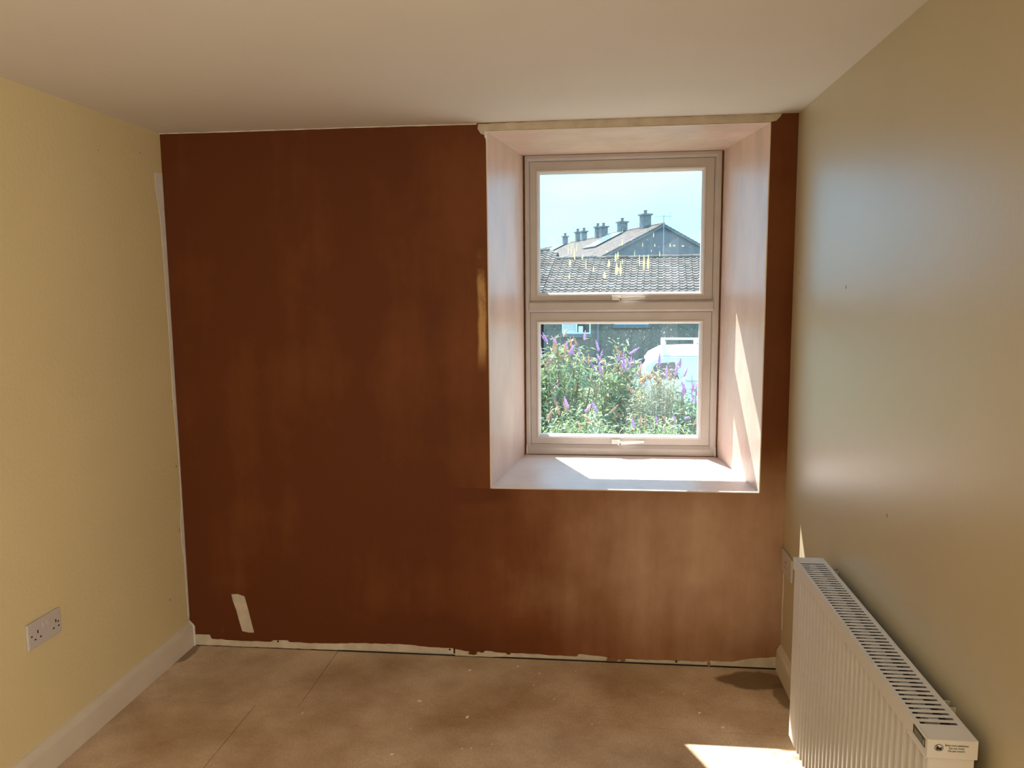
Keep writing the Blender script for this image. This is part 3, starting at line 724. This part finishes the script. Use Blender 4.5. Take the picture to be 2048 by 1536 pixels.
# ================================================================== outdoors: ground
GZ = -1.9
M_ground = mat('rough_garden_ground', (0.16, 0.17, 0.09), 0.95, var=0.4, vscale=1.2, bump=0.6, bscale=6)
tag(MB().box(-40, 50, 0.87, 120, GZ-0.3, GZ).build('ground', M_ground), kind='structure')

# ------------------------------------------------------------------ near terrace with pantiled roof
M_tile = mat('concrete_pantile', (0.135, 0.105, 0.088), 0.85, var=0.45, vscale=9, bump=0.4, bscale=25, rnd=0.35, spec=0.12)
M_under = mat('roof_underlay', (0.05, 0.045, 0.04), 0.9)
M_harl = mat('grey_pebbledash', (0.15, 0.135, 0.11), 0.9, var=0.35, vscale=26, bump=0.8, bscale=60)
M_wframe = mat('house_window_white', (0.80, 0.82, 0.84), 0.4)
M_wsill = mat('house_sill_dark', (0.14, 0.16, 0.18), 0.7)
M_blind = mat('blind_slat', (0.72, 0.74, 0.78), 0.6)
M_hglass = mat('house_glass', (0.10, 0.12, 0.14), 0.06, spec=0.8)
PIT_W, RUN = 0.265, 0.275
TP = math.tan(math.radians(20.0))
def pantile():
    """one pantile: flat pan with a roll along its left side, thick lower edge; x 0..PIT_W, y 0 (upper) .. -RUN-0.04 (lower)"""
    cs = [(0.0, 0.0), (0.03, 0.028), (0.06, 0.040), (0.09, 0.030), (0.12, 0.004), (0.20, 0.0), (PIT_W+0.012, 0.006)]
    y0, y1 = 0.0, -RUN-0.045
    mb = MB()
    def top(x, z, y): return (x, y, z+0.012+y*TP+(0.044 if y < -0.1 else 0.0))
    n = len(cs)
    for (xa, za), (xb, zb) in zip(cs[:-1], cs[1:]):
        mb.quad(top(xa, za, y1), top(xb, zb, y1), top(xb, zb, y0), top(xa, za, y0))
        a, c = top(xa, za, y1), top(xb, zb, y1)
        mb.quad((a[0], a[1], a[2]-0.046), (c[0], c[1], c[2]-0.046), c, a)
    a, c = top(*cs[0], y1), top(*cs[0], y0)
    mb.quad((a[0], a[1], a[2]-0.046), a, c, (c[0], c[1], c[2]-0.046))
    a, c = top(*cs[-1], y1), top(*cs[-1], y0)
    mb.quad(a, (a[0], a[1], a[2]-0.046), (c[0], c[1], c[2]-0.046), c)
    return mb
tile_mb = pantile(); tile_me = tile_mb.mesh('roof_tile', M_tile)
def ridge_tile_mesh():
    mb = MB(); prof = [(0.13*math.cos(t), 0.11*math.sin(t)-0.02) for t in [math.pi*i/6 for i in range(7)]]
    mb.prism([(0, a, b_) for a, b_ in prof], (0.44, 0, 0)); return mb.mesh('ridge_tile', M_tile)
ridge_me = ridge_tile_mesh()
def terrace(name, label, org, rz, xa, xb, zr, cols, rows, stuff_cols, windows, pipes, sh=0.0):
    h = tag(empty(name, org, rz), label, 'house')
    D = 4.15+sh; ze = zr-TP*D; wy = -3.9-sh
    w = MB()
    w.prism([(xa+0.05, wy, 0), (xb-0.05, wy, 0), (xb-0.05, wy, zr+TP*wy-0.05), (xa+0.05, wy, zr+TP*wy-0.05)], (0, 0.25, 0))
    w.build('front_wall', M_harl, h)
    w = MB(); w.box(xa+0.05, xb-0.05, 3.65, 3.9, 0, zr-TP*3.9-0.05); w.build('rear_wall', M_harl, h)
    for xx in (xa+0.05, xb-0.30):
        MB().prism([(xx, wy+0.25, 0), (xx, 3.65, 0), (xx, 3.65, zr-TP*3.65-0.05), (xx, 0, zr-0.05), (xx, wy+0.25, zr+TP*(wy+0.25)-0.05)], (0.25, 0, 0)).build('gable_wall', M_harl, h)
    MB().prism([(xa, 0, zr-0.02), (xa, -D, ze-0.02), (xa, -D, ze-0.10), (xa, 0, zr-0.10), (xa, 4.15, zr-TP*4.15-0.10), (xa, 4.15, zr-TP*4.15-0.02)], (xb-xa, 0, 0)).build('roof', M_under, h)
    c0, nc = cols
    for j in range(rows):
        for i in range(nc):
            x = c0+i*PIT_W; y = -0.04-j*RUN
            inst('roof_tile', tile_me, h, (x+random.uniform(-.004, .004), y, zr+y*TP+random.uniform(-0.002, 0.005)), (0, 0, random.uniform(-0.012, 0.012)))
    st = MB()
    def addtile(x, y):
        n = len(st.v); z = zr+y*TP
        st.v += [(a+x, b_+y, c+z) for a, b_, c in tile_mb.v]; st.f += [tuple(i+n for i in f) for f in tile_mb.f]; st.mi += tile_mb.mi
    for j in range(rows+2):
        y = -0.04-j*RUN
        for i in range(nc):
            if j >= rows: addtile(c0+i*PIT_W, y)
        for i in range(stuff_cols[0], stuff_cols[1]): addtile(c0+i*PIT_W, y)
    if st.v: tag(st.build('further_roof_tiles', M_tile, h, weld=False), kind='stuff')
    nx = int((xb-xa)/0.44)
    for i in range(nx):
        if -4 < xa+i*0.44 < 4: inst('ridge_tile', ridge_me, h, (xa+i*0.44, 0, zr+0.035+random.uniform(-.012, .012)), (random.uniform(-.04, .04), 0, 0))
    gt = MB(); gt.prism([(xa, -D-0.10, ze-0.16), (xa, -D-0.10, ze-0.06), (xa, -D-0.08, ze-0.06), (xa, -D-0.08, ze-0.145), (xa, -D, ze-0.145), (xa, -D, ze-0.16)], (xb-xa, 0, 0)); gt.build('gutter', M_wsill, h)
    for (wx0, wx1, wz0, wz1, ncas, blind) in windows:
        fy = -3.93
        f = MB(); t_ = 0.05
        f.ring((wx0, wx1, wz0, wz1), (wx0+t_, wx1-t_, wz0+t_, wz1-t_), [(0, fy+0.04), (0, fy), (1, fy), (1, fy+0.04)])
        for k in range(1, ncas):
            xm = wx0+(wx1-wx0)*k/ncas; f.box(xm-0.035, xm+0.035, fy, fy+0.04, wz0+t_, wz1-t_)
        fr = f.build('window_frame', M_wframe, h)
        for k in range(ncas):
            a = wx0+(wx1-wx0)*k/ncas+t_; c = wx0+(wx1-wx0)*(k+1)/ncas-t_
            if blind and k == 0:
                b_ = MB(); zz = wz0+t_
                while zz < wz1-t_: b_.prism([(a, fy+0.028, zz), (a, fy+0.022, zz+0.05), (a, fy+0.026, zz+0.05), (a, fy+0.032, zz)], (c-a, 0, 0)); zz += 0.062
                b_.build('blind', M_blind, fr)
            MB().box(a, c, fy+0.030, fy+0.034, wz0+t_, wz1-t_).build('window_pane', M_hglass if not (blind and k == 0) else M_blind, fr)
            if blind and k == 1: MB().box(a+0.03, a+0.20, fy+0.022, fy+0.028, wz0+t_, wz0+t_+0.24).build('sill_ornament', M_wframe, fr)
        MB().box(wx0-0.06, wx1+0.06, -4.02, -3.88, wz0-0.13, wz0-0.004).build('window_sill', M_wsill, h)
    for px_ in pipes:
        MB().tube((px_, -3.97, 0), (px_, -3.97, ze-0.1), 0.055, n=10).build('downpipe', M_wsill, h)
    return h
rzh = math.radians(-4.5)
ORG = (2.934, 30.326, GZ)
terrace('terraced_house', 'low grey house with mossy pantiled roof straight across the garden', ORG, rzh, -2.95, 7.0, 4.684, (-2.95, 23), 13, (23, 30),
        [(-2.19, -1.10, 1.735, 2.85, 2, True), (-0.20, 1.06, 2.09, 2.85, 2, False)], [-0.82])
SHB = 4*RUN
terrace('terraced_house', 'pantiled house with slightly higher ridge at left edge of the upper pane', (ORG[0]-math.sin(rzh)*SHB, ORG[1]+math.cos(rzh)*SHB, GZ), rzh, -9.5, -2.98, 4.684+TP*SHB, (-2.98-5*PIT_W, 5), 17, (-14, 0), [], [], SHB)

# ------------------------------------------------------------------ terrace far behind, gable end towards us
M_gable = mat('far_gable_render', (0.155, 0.15, 0.165), 0.9, var=0.12, vscale=2.5, bump=0.4, bscale=20)
M_farroof = mat('far_roof_tiles', (0.14, 0.11, 0.095), 0.85, var=0.4, vscale=5, spec=0.12)
M_solar = mat('solar_glass', (0.25, 0.33, 0.42), 0.10, spec=1.0)
M_solarrim = mat('solar_rim', (0.05, 0.06, 0.08), 0.4)
M_chim = mat('chimney_render', (0.22, 0.20, 0.19), 0.9, var=0.2, vscale=4)
M_pot = mat('chimney_pot', (0.22, 0.17, 0.15), 0.8)
M_fascia = mat('pale_fascia', (0.62, 0.66, 0.70), 0.6)
AP = Vector((6.361, 52.828, GZ)); th = math.asin(0.35); SLP = 2.2/4.5; HS = 4.55
def far_house(label, y0, y1, zr, chims, panels, gable=True):
    o = (AP.x - math.sin(th)*y0, AP.y + math.cos(th)*y0, GZ)
    h = tag(empty('gable_house', o, th), label, 'house')
    L_ = y1-y0
    def gp(y, x, dz=0): return (x, y, zr-SLP*abs(x)+dz)
    MB().prism([(-4.2, 0, 0), (4.2, 0, 0), gp(0, 4.2, -0.1), gp(0, 0, -0.1), gp(0, -4.2, -0.1)], (0, 0.3, 0)).build('gable_wall', M_gable, h)
    MB().box(-4.2, -3.95, 0.3, L_, 0, zr-SLP*4.2-0.1).build('side_wall', M_gable, h)
    MB().box(3.95, 4.2, 0.3, L_, 0, zr-SLP*4.2-0.1).build('side_wall', M_gable, h)
    # roof slopes laid in overlapping courses
    for sg in (-1, 1):
        r = MB(); n = 16
        for k in range(n):
            a, c = HS*k/n, HS*(k+1)/n+0.04
            za, zc = zr-SLP*a+0.02, zr-SLP*c+0.055
            r.prism([(sg*a, -0.12, za), (sg*c, -0.12, zc), (sg*c, -0.12, zc-0.05), (sg*a, -0.12, za-0.05)], (0, L_+0.12, 0))
        r.build('roof_slope', M_farroof, h, weld=False)
        MB().prism([(0, -0.16, zr-0.03), (sg*HS, -0.16, zr-SLP*HS-0.03), (sg*HS, -0.16, zr-SLP*HS-0.20), (0, -0.16, zr-0.20)], (0, 0.05, 0)).build('bargeboard', M_gable, h)
        MB().box(min(sg*(HS+0.02), sg*(HS+0.14)), max(sg*(HS+0.02), sg*(HS+0.14)), -0.05, L_, zr-SLP*HS-0.14, zr-SLP*HS-0.03).build('gutter', M_fascia, h)
        MB().box(min(sg*4.2, sg*(HS)), max(sg*4.2, sg*(HS)), 0, L_, zr-SLP*HS-0.26, zr-SLP*HS-0.12).build('soffit', M_fascia, h)
    MB().tube((0, -0.12, zr+0.02), (0, L_, zr+0.02), 0.10, n=8).build('ridge', M_farroof, h)
    for (cy_, w, d_, hh, pots) in chims:
        c = MB().box(-w/2, w/2, cy_-d_/2, cy_+d_/2, zr-0.5, zr+hh).build('chimney', M_chim, h)
        MB().box(-w/2-0.10, w/2+0.10, cy_-d_/2-0.10, cy_+d_/2+0.10, zr+hh-0.02, zr+hh+0.09).build('chimney_cap', M_chim, c)
        for k in range(pots):
            px_ = (k-(pots-1)/2)*0.3
            MB().lathe([(0.13, 0), (0.11, 0.2), (0.15, 0.22), (0.15, 0.27), (0.08, 0.30)], (px_, cy_, zr+hh+0.09), 10).build('chimney_pot', M_pot, c)
    if panels:
        (pa, pb, xa, xb, nr, nc) = panels
        u = Vector((-1, 0, -SLP)).normalized(); nn = Vector((-SLP, 0, 1)).normalized()
        for i in range(nr):
            for j in range(nc):
                x_a, x_b = xa+(xb-xa)*i/nr, xa+(xb-xa)*(i+1)/nr-0.02
                yb0, yb1 = pa+(pb-pa)*j/nc, pa+(pb-pa)*(j+1)/nc-0.02
                q = [Vector((-x_a, yb0, zr-SLP*x_a)), Vector((-x_b, yb0, zr-SLP*x_b)), Vector((-x_b, yb1, zr-SLP*x_b)), Vector((-x_a, yb1, zr-SLP*x_a))]
                q = [p+nn*0.10 for p in q]
                pn = MB().prism([tuple(p) for p in q], tuple(nn*0.05)).build('solar_panel', M_solarrim, h)
                q2 = [p+nn*0.051 for p in q]; ce = sum(q2, Vector())/4
                q2 = [ce+(p-ce)*0.975 for p in q2]
                MB().prism([tuple(p) for p in q2], tuple(nn*0.006)).build('solar_glass', M_solar, pn)
    return h
far_house('grey gabled house with solar panels and two chimneys behind the pantiled roof', 0.0, 10.6, 7.893, [(3.0, 0.62, 0.7, 0.88, 1), (7.4, 0.60, 0.7, 0.72, 1)], (6.0, 9.0, 0.35, 2.75, 2, 3))
far_house('middle roof of the far terrace carrying a close pair of chimneys', 10.75, 20.0, 7.80, [(0.75, 0.55, 0.6, 0.78, 1), (2.1, 0.42, 0.45, 0.86, 1), (5.6, 0.42, 0.45, 0.75, 1), (7.3, 0.38, 0.42, 0.8, 1)], None)
far_house('farthest roof of the terrace with pale solar panels below its chimneys', 20.15, 34.0, 7.72, [(1.6, 0.42, 0.45, 0.75, 1)], (1.0, 4.4, 0.15, 2.2, 2, 3))

# tv aerial on the gable end
ae = (6.386, 52.55, 0.2)
a_ = tag(empty('tv_aerial', ae), 'thin television aerial on a pole at the grey gable end', 'aerial')
M_alu = mat('dull_aluminium', (0.35, 0.38, 0.40), 0.45, metal=0.6)
MB().tube((0, 0, 3.2), (0, 0, 6.38), 0.03, n=6).build('mast', M_alu, a_)
MB().tube((-0.62, 0.05, 6.30), (0.55, -0.05, 6.30), 0.018, n=6).build('boom', M_alu, a_)
rod = MB().tube((0, -0.22, 0), (0, 0.22, 0), 0.012, n=5).mesh('rod', M_alu)
for k in range(9): inst('rod', rod, a_, (-0.58+k*0.12, 0, 6.30))
rf = MB()
for zz in (-0.22, -0.11, 0.11, 0.22): rf.tube((0.42, -0.25, 6.30+zz), (0.42, 0.25, 6.30+zz), 0.012, n=5)
rf.tube((0.42, 0, 6.05), (0.42, 0, 6.55), 0.012, n=5)
rf.build('reflector', M_alu, a_)

# ------------------------------------------------------------------ white van
M_van = mat('white_car_paint', (0.80, 0.83, 0.86), 0.22, spec=0.6)
M_vglass = mat('van_glass', (0.03, 0.04, 0.05), 0.05, spec=0.8)
M_tyre = mat('tyre_rubber', (0.02, 0.02, 0.02), 0.8)
M_bar = mat('rack_white', (0.78, 0.80, 0.82), 0.4)
M_rail = mat('rack_grey', (0.42, 0.44, 0.46), 0.4)
vo = (2.42, 11.35, GZ); vr = math.radians(-3.5)
van = tag(empty('van', vo, vr), 'white van with roof rack parked behind the flowering shrubs', 'van')
zb = 0.0
# body sections along x: (x, half width at sill, z sill, z waist, half width waist, z roof edge, half width roof, z crown)
secs = [(-0.62, 0.70, 0.40, 0.95, 0.74, 1.02, 0.66, 1.06), (-0.45, 0.80, 0.34, 1.22, 0.86, 1.30, 0.74, 1.36), (-0.12, 0.84, 0.30, 1.46, 0.90, 1.60, 0.80, 1.68),
        (0.10, 0.86, 0.30, 1.62, 0.90, 1.84, 0.78, 1.95), (0.26, 0.86, 0.30, 1.68, 0.90, 2.04, 0.76, 2.19), (0.48, 0.86, 0.30, 1.70, 0.90, 2.14, 0.76, 2.31), (1.0, 0.86, 0.30, 1.70, 0.90, 2.16, 0.76, 2.335), (3.6, 0.86, 0.30, 1.70, 0.90, 2.16, 0.76, 2.33), (3.72, 0.84, 0.34, 1.66, 0.86, 2.08, 0.70, 2.22)]
vb = MB()
def sect(s):
    x, ws, zs, zw, ww, ze, we, zc = s
    half = [(-ws, zs), (-ww, zs+0.35), (-ww, zw), (-we-0.02, ze-0.04), (-we+0.06, ze+(zc-ze)*0.45), (-we*0.5, zc-(zc-ze)*0.12), (0, zc)]
    full = half + [(-a, z) for a, z in reversed(half[:-1])]
    return [(x, a+0.9, z) for a, z in full]
rows_ = [sect(s) for s in secs]
for r0, r1 in zip(rows_[:-1], rows_[1:]):
    for i in range(len(r0)-1): vb.quad(r0[i], r0[i+1], r1[i+1], r1[i])
    vb.quad(r0[-1], r0[0], r1[0], r1[-1])
vb.face(rows_[0]); vb.face(list(reversed(rows_[-1])))
vb.build('body', M_van, van, smooth=True)
MB().prism([(0.24, -0.006, 1.76), (0.40, 0.050, 2.04), (0.74, 0.055, 2.07), (0.82, -0.004, 1.76)], (0, 0.012, 0)).build('side_window', M_vglass, van)
MB().prism([(-0.10, 0.35, 1.665), (0.20, 0.35, 2.10), (0.20, 1.45, 2.10), (-0.10, 1.45, 1.665)], (-0.012, 0, 0.012)).build('windscreen', M_vglass, van)
for yy in (0.06,):
    MB().box(0.95, 3.6, yy-0.075, yy-0.050, 1.72, 1.735).build('side_crease', M_rail, van)
    MB().box(0.40, 3.65, 0.10, 0.125, 2.165, 2.18).build('roof_gutter', M_rail, van)
for xx in (0.55, 1.20, 2.3):
    rb = MB(); rb.box(xx-0.03, xx+0.03, 0.16, 1.64, 2.385, 2.42); rb.box(xx-0.035, xx+0.035, 0.16, 0.20, 2.18, 2.40); rb.box(xx-0.035, xx+0.035, 1.60, 1.64, 2.18, 2.42)
    rb.build('roof_bar', M_bar, van, bevel=0.01)
MB().tube((0.55, 1.52, 2.405), (2.3, 1.52, 2.405), 0.022, n=8).build('roof_tube', M_rail, van)
MB().box(0.10, 0.22, -0.20, -0.02, 1.60, 1.82).build('wing_mirror', M_tyre, van, bevel=0.02)
for xx in (0.15, 2.9):
    for yy in (0.0, 1.62):
        MB().tube((xx, yy, 0.32), (xx, yy+0.18, 0.32), 0.32, n=20).build('wheel', M_tyre, van)

# ------------------------------------------------------------------ buddleia and other garden shrubs
def leaf_material(name, c0, c1, c2):
    mt, nt, N, L, b = newmat(name)
    N.remove(b); out = N['Material Output']
    at = N.new('ShaderNodeAttribute'); at.attribute_name = 'tint'
    rp = N.new('ShaderNodeValToRGB'); e = rp.color_ramp.elements
    e[0].position = 0.0; e[0].color = (*c0, 1); e[1].position = 1.0; e[1].color = (*c2, 1)
    x = e.new(0.5); x.color = (*c1, 1)
    L.new(at.outputs['Fac'], rp.inputs['Fac'])
    df = N.new('ShaderNodeBsdfDiffuse'); tl = N.new('ShaderNodeBsdfTranslucent'); gs = N.new('ShaderNodeBsdfGlossy'); gs.inputs['Roughness'].default_value = 0.35
    L.new(rp.outputs['Color'], df.inputs['Color'])
    br_ = N.new('ShaderNodeHueSaturation'); br_.inputs['Hue'].default_value = 0.48; br_.inputs['Saturation'].default_value = 1.1; br_.inputs['Value'].default_value = 1.3
    L.new(rp.outputs['Color'], br_.inputs['Color']); L.new(br_.outputs['Color'], tl.inputs['Color'])
    m1 = N.new('ShaderNodeMixShader'); m1.inputs[0].default_value = 0.36; L.new(df.outputs[0], m1.inputs[1]); L.new(tl.outputs[0], m1.inputs[2])
    m2 = N.new('ShaderNodeMixShader'); m2.inputs[0].default_value = 0.07; L.new(m1.outputs[0], m2.inputs[1]); L.new(gs.outputs[0], m2.inputs[2])
    L.new(m2.outputs[0], out.inputs['Surface'])
    return mt
M_leaf = leaf_material('buddleia_leaf', (0.07, 0.12, 0.06), (0.27, 0.38, 0.15), (0.58, 0.63, 0.38))
M_dryleaf = leaf_material('pale_seedhead_leaf', (0.26, 0.27, 0.15), (0.45, 0.43, 0.26), (0.62, 0.58, 0.42))
M_stem = mat('shrub_stem', (0.22, 0.16, 0.10), 0.9)
M_drystem = mat('dry_stem', (0.42, 0.38, 0.25), 0.9)
M_purple = mat('buddleia_flower', (0.58, 0.24, 0.55), 0.8, var=0.3, vscale=40, rnd=0.25)
M_rust = mat('faded_flower', (0.56, 0.26, 0.14), 0.9, var=0.3, vscale=40, rnd=0.3)
def spike_mesh(name, material, seed):
    rnd = random.Random(seed); mb = MB(); n = 7
    prof = [(0.006, 0.0), (0.020, 0.02), (0.026, 0.05), (0.020, 0.075), (0.025, 0.09), (0.017, 0.12), (0.020, 0.135), (0.010, 0.165), (0.012, 0.18), (0.002, 0.21)]
    mb.lathe([(r*rnd.uniform(0.8, 1.2), z) for r, z in prof], n=n)
    return mb.mesh(name, material)
purple = [spike_mesh('flower_spike', M_purple, i) for i in range(3)]
rusty = [spike_mesh('faded_flower_spike', M_rust, i+9) for i in range(3)]
def shrub(name, label, cx, cy, rx, ry, zt, nleaf, nstem, lm, n_p, n_r, seed, leafl=0.13, group=None):
    rnd = random.Random(seed)
    h = zt-GZ
    s = tag(empty(name, (cx, cy, GZ)), label, 'shrub', group)
    lv = MB(); tints = []
    stems = MB(); tips = []
    for k in range(nstem):
        a = rnd.uniform(0, 2*math.pi); q = math.sqrt(rnd.random())
        ex, ey = rx*q*math.cos(a), ry*q*math.sin(a)
        ez = h*(1-0.30*q*q)*rnd.uniform(0.80, 1.0)
        p0 = Vector((ex*0.15, ey*0.15, 0)); p1 = Vector((ex*0.7, ey*0.7, ez*0.6)); p2 = Vector((ex, ey, ez))
        stems.tube(p0, p1, 0.016, 0.010, n=5, caps=False); stems.tube(p1, p2, 0.010, 0.004, n=5, caps=False)
        tips.append((p1, p2))
    stems.build('stems', M_drystem if lm is M_dryleaf else M_stem, s)
    for k in range(nleaf):
        p1, p2 = rnd.choice(tips)
        t = rnd.uniform(-0.6, 1.0)
        c = p1.lerp(p2, t) if t > 0 else Vector(p1)*(1+t*0.9)
        c = c+Vector((rnd.gauss(0, 0.11), rnd.gauss(0, 0.11), rnd.gauss(0, 0.07)))
        if c.z < 0.02: c.z = rnd.uniform(0.05, 0.4)
        a = rnd.uniform(0, 2*math.pi); el = rnd.uniform(-0.9, 0.6)
        d_ = Vector((math.cos(a)*math.cos(el), math.sin(a)*math.cos(el), math.sin(el)))
        sd = d_.cross(Vector((0, 0, 1))).normalized(); sd = (sd+Vector((0, 0, rnd.uniform(-0.6, 0.6)))).normalized()
        ln = leafl*rnd.uniform(0.6, 1.25); w = ln*0.15
        mid = c+d_*ln*0.45; tip = c+d_*ln+Vector((0, 0, -ln*0.18))
        n = len(lv.v)
        lv.v += [tuple(c), tuple(mid+sd*w), tuple(tip), tuple(mid-sd*w), tuple(mid-Vector((0, 0, w*0.5)))]
        lv.f += [(n, n+4, n+1), (n+4, n+2, n+1), (n, n+3, n+4), (n+4, n+3, n+2)]; lv.mi += [0]*4
        tint = min(1, max(0, rnd.gauss(0.5, 0.24)))
        tints += [tint]*5
    lo = lv.build('foliage', lm, s, weld=False)
    at = lo.data.attributes.new('tint', 'FLOAT', 'POINT'); at.data.foreach_set('value', tints)
    tag(lo, kind='stuff')
    top = sorted(tips, key=lambda q: -q[1].z)
    for k in range(n_p+n_r):
        p1, p2 = top[k % len(top)] if rnd.random() < 0.75 else rnd.choice(tips)
        b_ = p2+Vector((rnd.gauss(0, 0.09), rnd.gauss(0, 0.06), rnd.uniform(-0.10, 0.05)))
        if k >= len(top)*0.6: b_ = b_+Vector((rnd.gauss(0, .12), -abs(rnd.gauss(0.12, .1)), rnd.uniform(-0.35, 0)))
        pu = k < n_p
        o = inst('flower_spike' if pu else 'faded_flower_spike', rnd.choice(purple if pu else rusty), s, b_,
                 (rnd.gauss(0, 0.5), rnd.gauss(0, 0.5), rnd.uniform(0, 6)), [rnd.uniform(0.65, 1.05)]*3)
    return s
shrub('buddleia', 'tall green buddleia with purple and rusty spikes below the white house window', 1.18, 9.7, 0.60, 0.50, 0.90, 4600, 46, M_leaf, 18, 44, 3)
shrub('buddleia', 'buddleia with purple spikes just left of the white van', 2.05, 9.9, 0.42, 0.45, 0.74, 3600, 36, M_leaf, 20, 26, 5)
shrub('seedhead_shrub', 'pale tangled shrub of dry seed heads in front of the white van', 2.72, 9.0, 0.46, 0.42, 0.46, 5600, 34, M_dryleaf, 5, 8, 8, 0.085)
shrub('buddleia', 'thin buddleia with few purple spikes at right edge of the lower pane', 3.18, 8.7, 0.24, 0.4, 0.36, 1300, 18, M_leaf, 9, 6, 11)
shrub('buddleia', 'buddleia overhanging left edge of the lower pane', 0.46, 9.2, 0.42, 0.42, 0.84, 2600, 28, M_leaf, 7, 14, 13)
shrub('leafy_shrub', 'low bright green shrub in the near left of the garden', 1.45, 7.7, 0.60, 0.5, -0.02, 4200, 36, M_leaf, 3, 6, 17, 0.11)
shrub('leafy_shrub', 'low pale green shrub in the near right of the garden', 2.55, 7.6, 0.65, 0.5, -0.08, 4600, 36, M_leaf, 4, 4, 19, 0.10)
